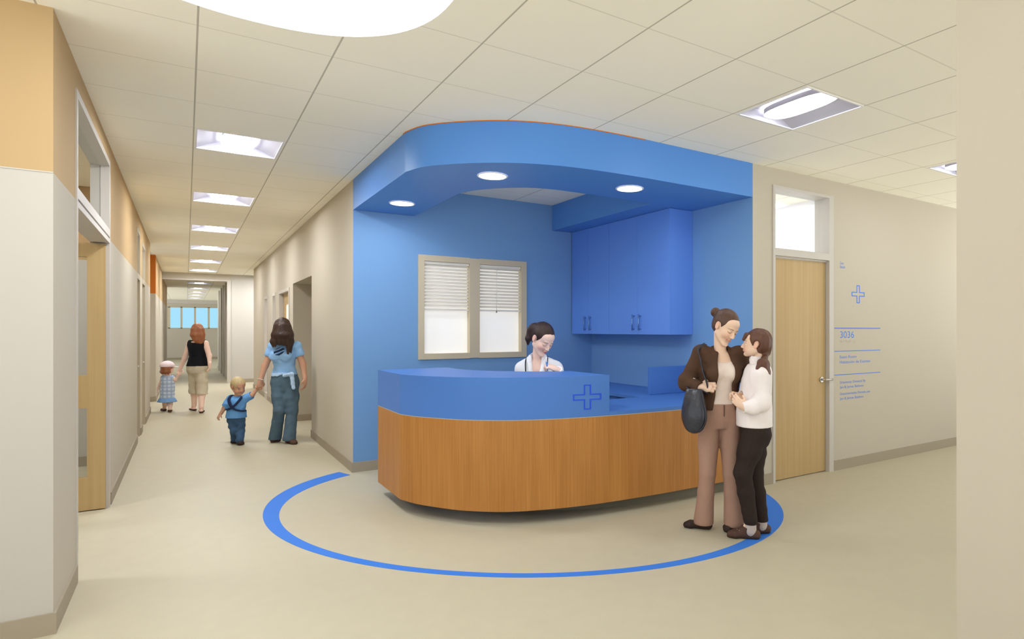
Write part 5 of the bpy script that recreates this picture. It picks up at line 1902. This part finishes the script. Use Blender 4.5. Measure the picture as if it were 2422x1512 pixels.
def toddler():
    F = Fig(396, 10.6, P=(396, 926, 0), N=(397, 888, 0), sR=(407, 893, 0), sL=(386, 893, 0),
            eR=(415, 899, 0.02), wR=(421, 889, 0.03), eL=(379, 909, 0.02), wL=(374, 920, 0.03),
            hR=(401, 930, 0), kR=(402, 952, 0.02), aR=(402, 966, -0.06),
            hL=(391, 930, 0), kL=(391, 952, 0.03), aL=(389, 964, 0.08))
    F.head(F.at(397, 871, 0.0), F.vd(0.80, 0.55, -0.05), F.vd(0, 0, 1), 0.90)
    F.aR[2] = 0.055; F.aL[2] = 0.055
    loc = (*((F.aR + F.aL) / 2)[:2], 0.0)
    h = 0.006
    S = Sdf()
    F.add_torso(S, F.CHILD, 0.72, sh=0.030, k=0.02)
    F.add_neck(S, 0.034, 0.02)
    F.add_head(S, child=True)
    for sd in 'RL':
        F.add_arm(S, sd, (0.030, 0.027, 0.021), k=0.015)
        F.add_leg(S, sd, (0.05, 0.048, 0.038, 0.038, 0.028), k=0.02)
    toes = [F.aR + F.vd(0.0, 0.11, -0.055), F.aL + F.vd(-0.04, 0.11, -0.055)]
    F.add_foot(S, F.aR, toes[0], 0.72); F.add_foot(S, F.aL, toes[1], 0.72)
    F.add_hand(S, F.wR, F.vd(0.3, 0.0, 0.9), F.vd(0.2, 0.9, 0), F.vd(0.6, 0, 0), (0.6,) * 4, 0.6, 0.004)
    F.add_hand(S, F.wL, F.vd(-0.2, 0.0, -0.9), F.vd(0.8, 0.2, 0), F.vd(0, 1, 0), (0.4,) * 4, 0.6, 0.004)
    S.plane((0, 0, 0.001), -UP)
    o = person(F, S, h, 'toddler in a pale pink cap and blue plaid dress walking hand in hand away', loc, F.face_tint('skin3', child=True, closed=False))
    S = hair_cap(F, 0.010, (0.080, 0.074, 0.105), (0, 0.096, -0.048))
    q = F.hc
    for a in np.linspace(2.2, 5.6, 9):
        d = F.HR @ np.array([math.cos(a + 1.2) * 0.07, math.sin(a + 1.2) * 0.075, 0]) if False else None
    for x, y in ((-0.07, -0.03), (-0.05, -0.07), (0.0, -0.09), (0.05, -0.07), (0.07, -0.03)):
        S.chain([F.hp(x, y, -0.01), F.hp(x * 1.05, y * 1.05, -0.07), F.hp(x * 0.9, y, -0.11)], [0.03, 0.028, 0.012], 0.02)
    part('hair', S, h, M['hair_ginger'], o)
    S = Sdf()
    S.ell(F.hp(0, -0.015, 0.045), np.array((0.092, 0.112, 0.088)), F.HR, 0.01)
    S.plane(F.hp(0, 0, 0.022), -F.HR[:, 2])
    S.ell(F.hp(0, 0.115, 0.024), np.array((0.062, 0.075, 0.008)), F.HR, 0.008)
    part('cap', S, h, M['cap'], o)
    S = Sdf()
    F.add_torso(S, F.CHILD, 0.76, 0.008, z0=0.0, z1=0.95, sh=0.028, k=0.02)
    zl = 0.225 - F.P[2]
    S.loft(F.P, F.T, [(zl, 0.112, 0.10, 0), (0.0, 0.108, 0.094, 0), (0.6 * F.L, 0.095, 0.085, 0)], 0.02)
    S.wrinkle(0.003, 36, 5)
    dr = part('dress', S, h, M['dress'], o)
    S = Sdf()
    S.loft(F.P, F.T, [(zl - 0.055, 0.150, 0.135, 0), (zl + 0.015, 0.118, 0.106, 0)], 0.01, lobes=9, amp=0.006)
    part('flounce', S, h, M['flounce'], dr)
    for a, toe in ((F.aR, toes[0]), (F.aL, toes[1])):
        S = Sdf(); F.add_foot(S, a, toe, 0.76, 0.004); S.plane((0, 0, 0.002), -UP); S.plane((0, 0, 0.045), UP)
        part('sandal', S, h, M['shoe'], o)


woman_with_bag()
girl()
receptionist()
woman_in_tee()
boy(None)
woman_away()
toddler()

# ------------------------------------------------------------------ fill light added through the open lobby sides, view settings
w = bpy.data.worlds.new('world')
w.use_nodes = True
bg = w.node_tree.nodes['Background']
nt = w.node_tree                                         # dim sky above, added glow below the horizon to lift the ceiling
tc = nt.nodes.new('ShaderNodeTexCoord')
sp = nt.nodes.new('ShaderNodeSeparateXYZ')
nt.links.new(tc.outputs['Generated'], sp.inputs[0])
cr = nt.nodes.new('ShaderNodeValToRGB')
mr = nt.nodes.new('ShaderNodeMapRange')
mr.inputs['From Min'].default_value = -0.25
mr.inputs['From Max'].default_value = 0.15
nt.links.new(sp.outputs[2], mr.inputs['Value'])
nt.links.new(mr.outputs[0], cr.inputs['Fac'])
cr.color_ramp.elements[0].color = (0.95, 0.97, 0.97, 1)
cr.color_ramp.elements[1].color = (0.26, 0.275, 0.29, 1)
nt.links.new(cr.outputs['Color'], bg.inputs['Color'])
bg.inputs['Strength'].default_value = 2.7
SC.world = w
SC.view_settings.view_transform = 'Standard'
SC.view_settings.look = 'None'
SC.view_settings.gamma = 1
SC.view_settings.use_curve_mapping = False
SC.view_settings.exposure = 0.42
SC.cycles.use_denoising = True
SC.cycles.max_bounces = 8
SC.cycles.diffuse_bounces = 5
SC.cycles.glossy_bounces = 2
SC.cycles.use_adaptive_sampling = True
SC.cycles.adaptive_threshold = 0.03
SC.cycles.adaptive_min_samples = 16
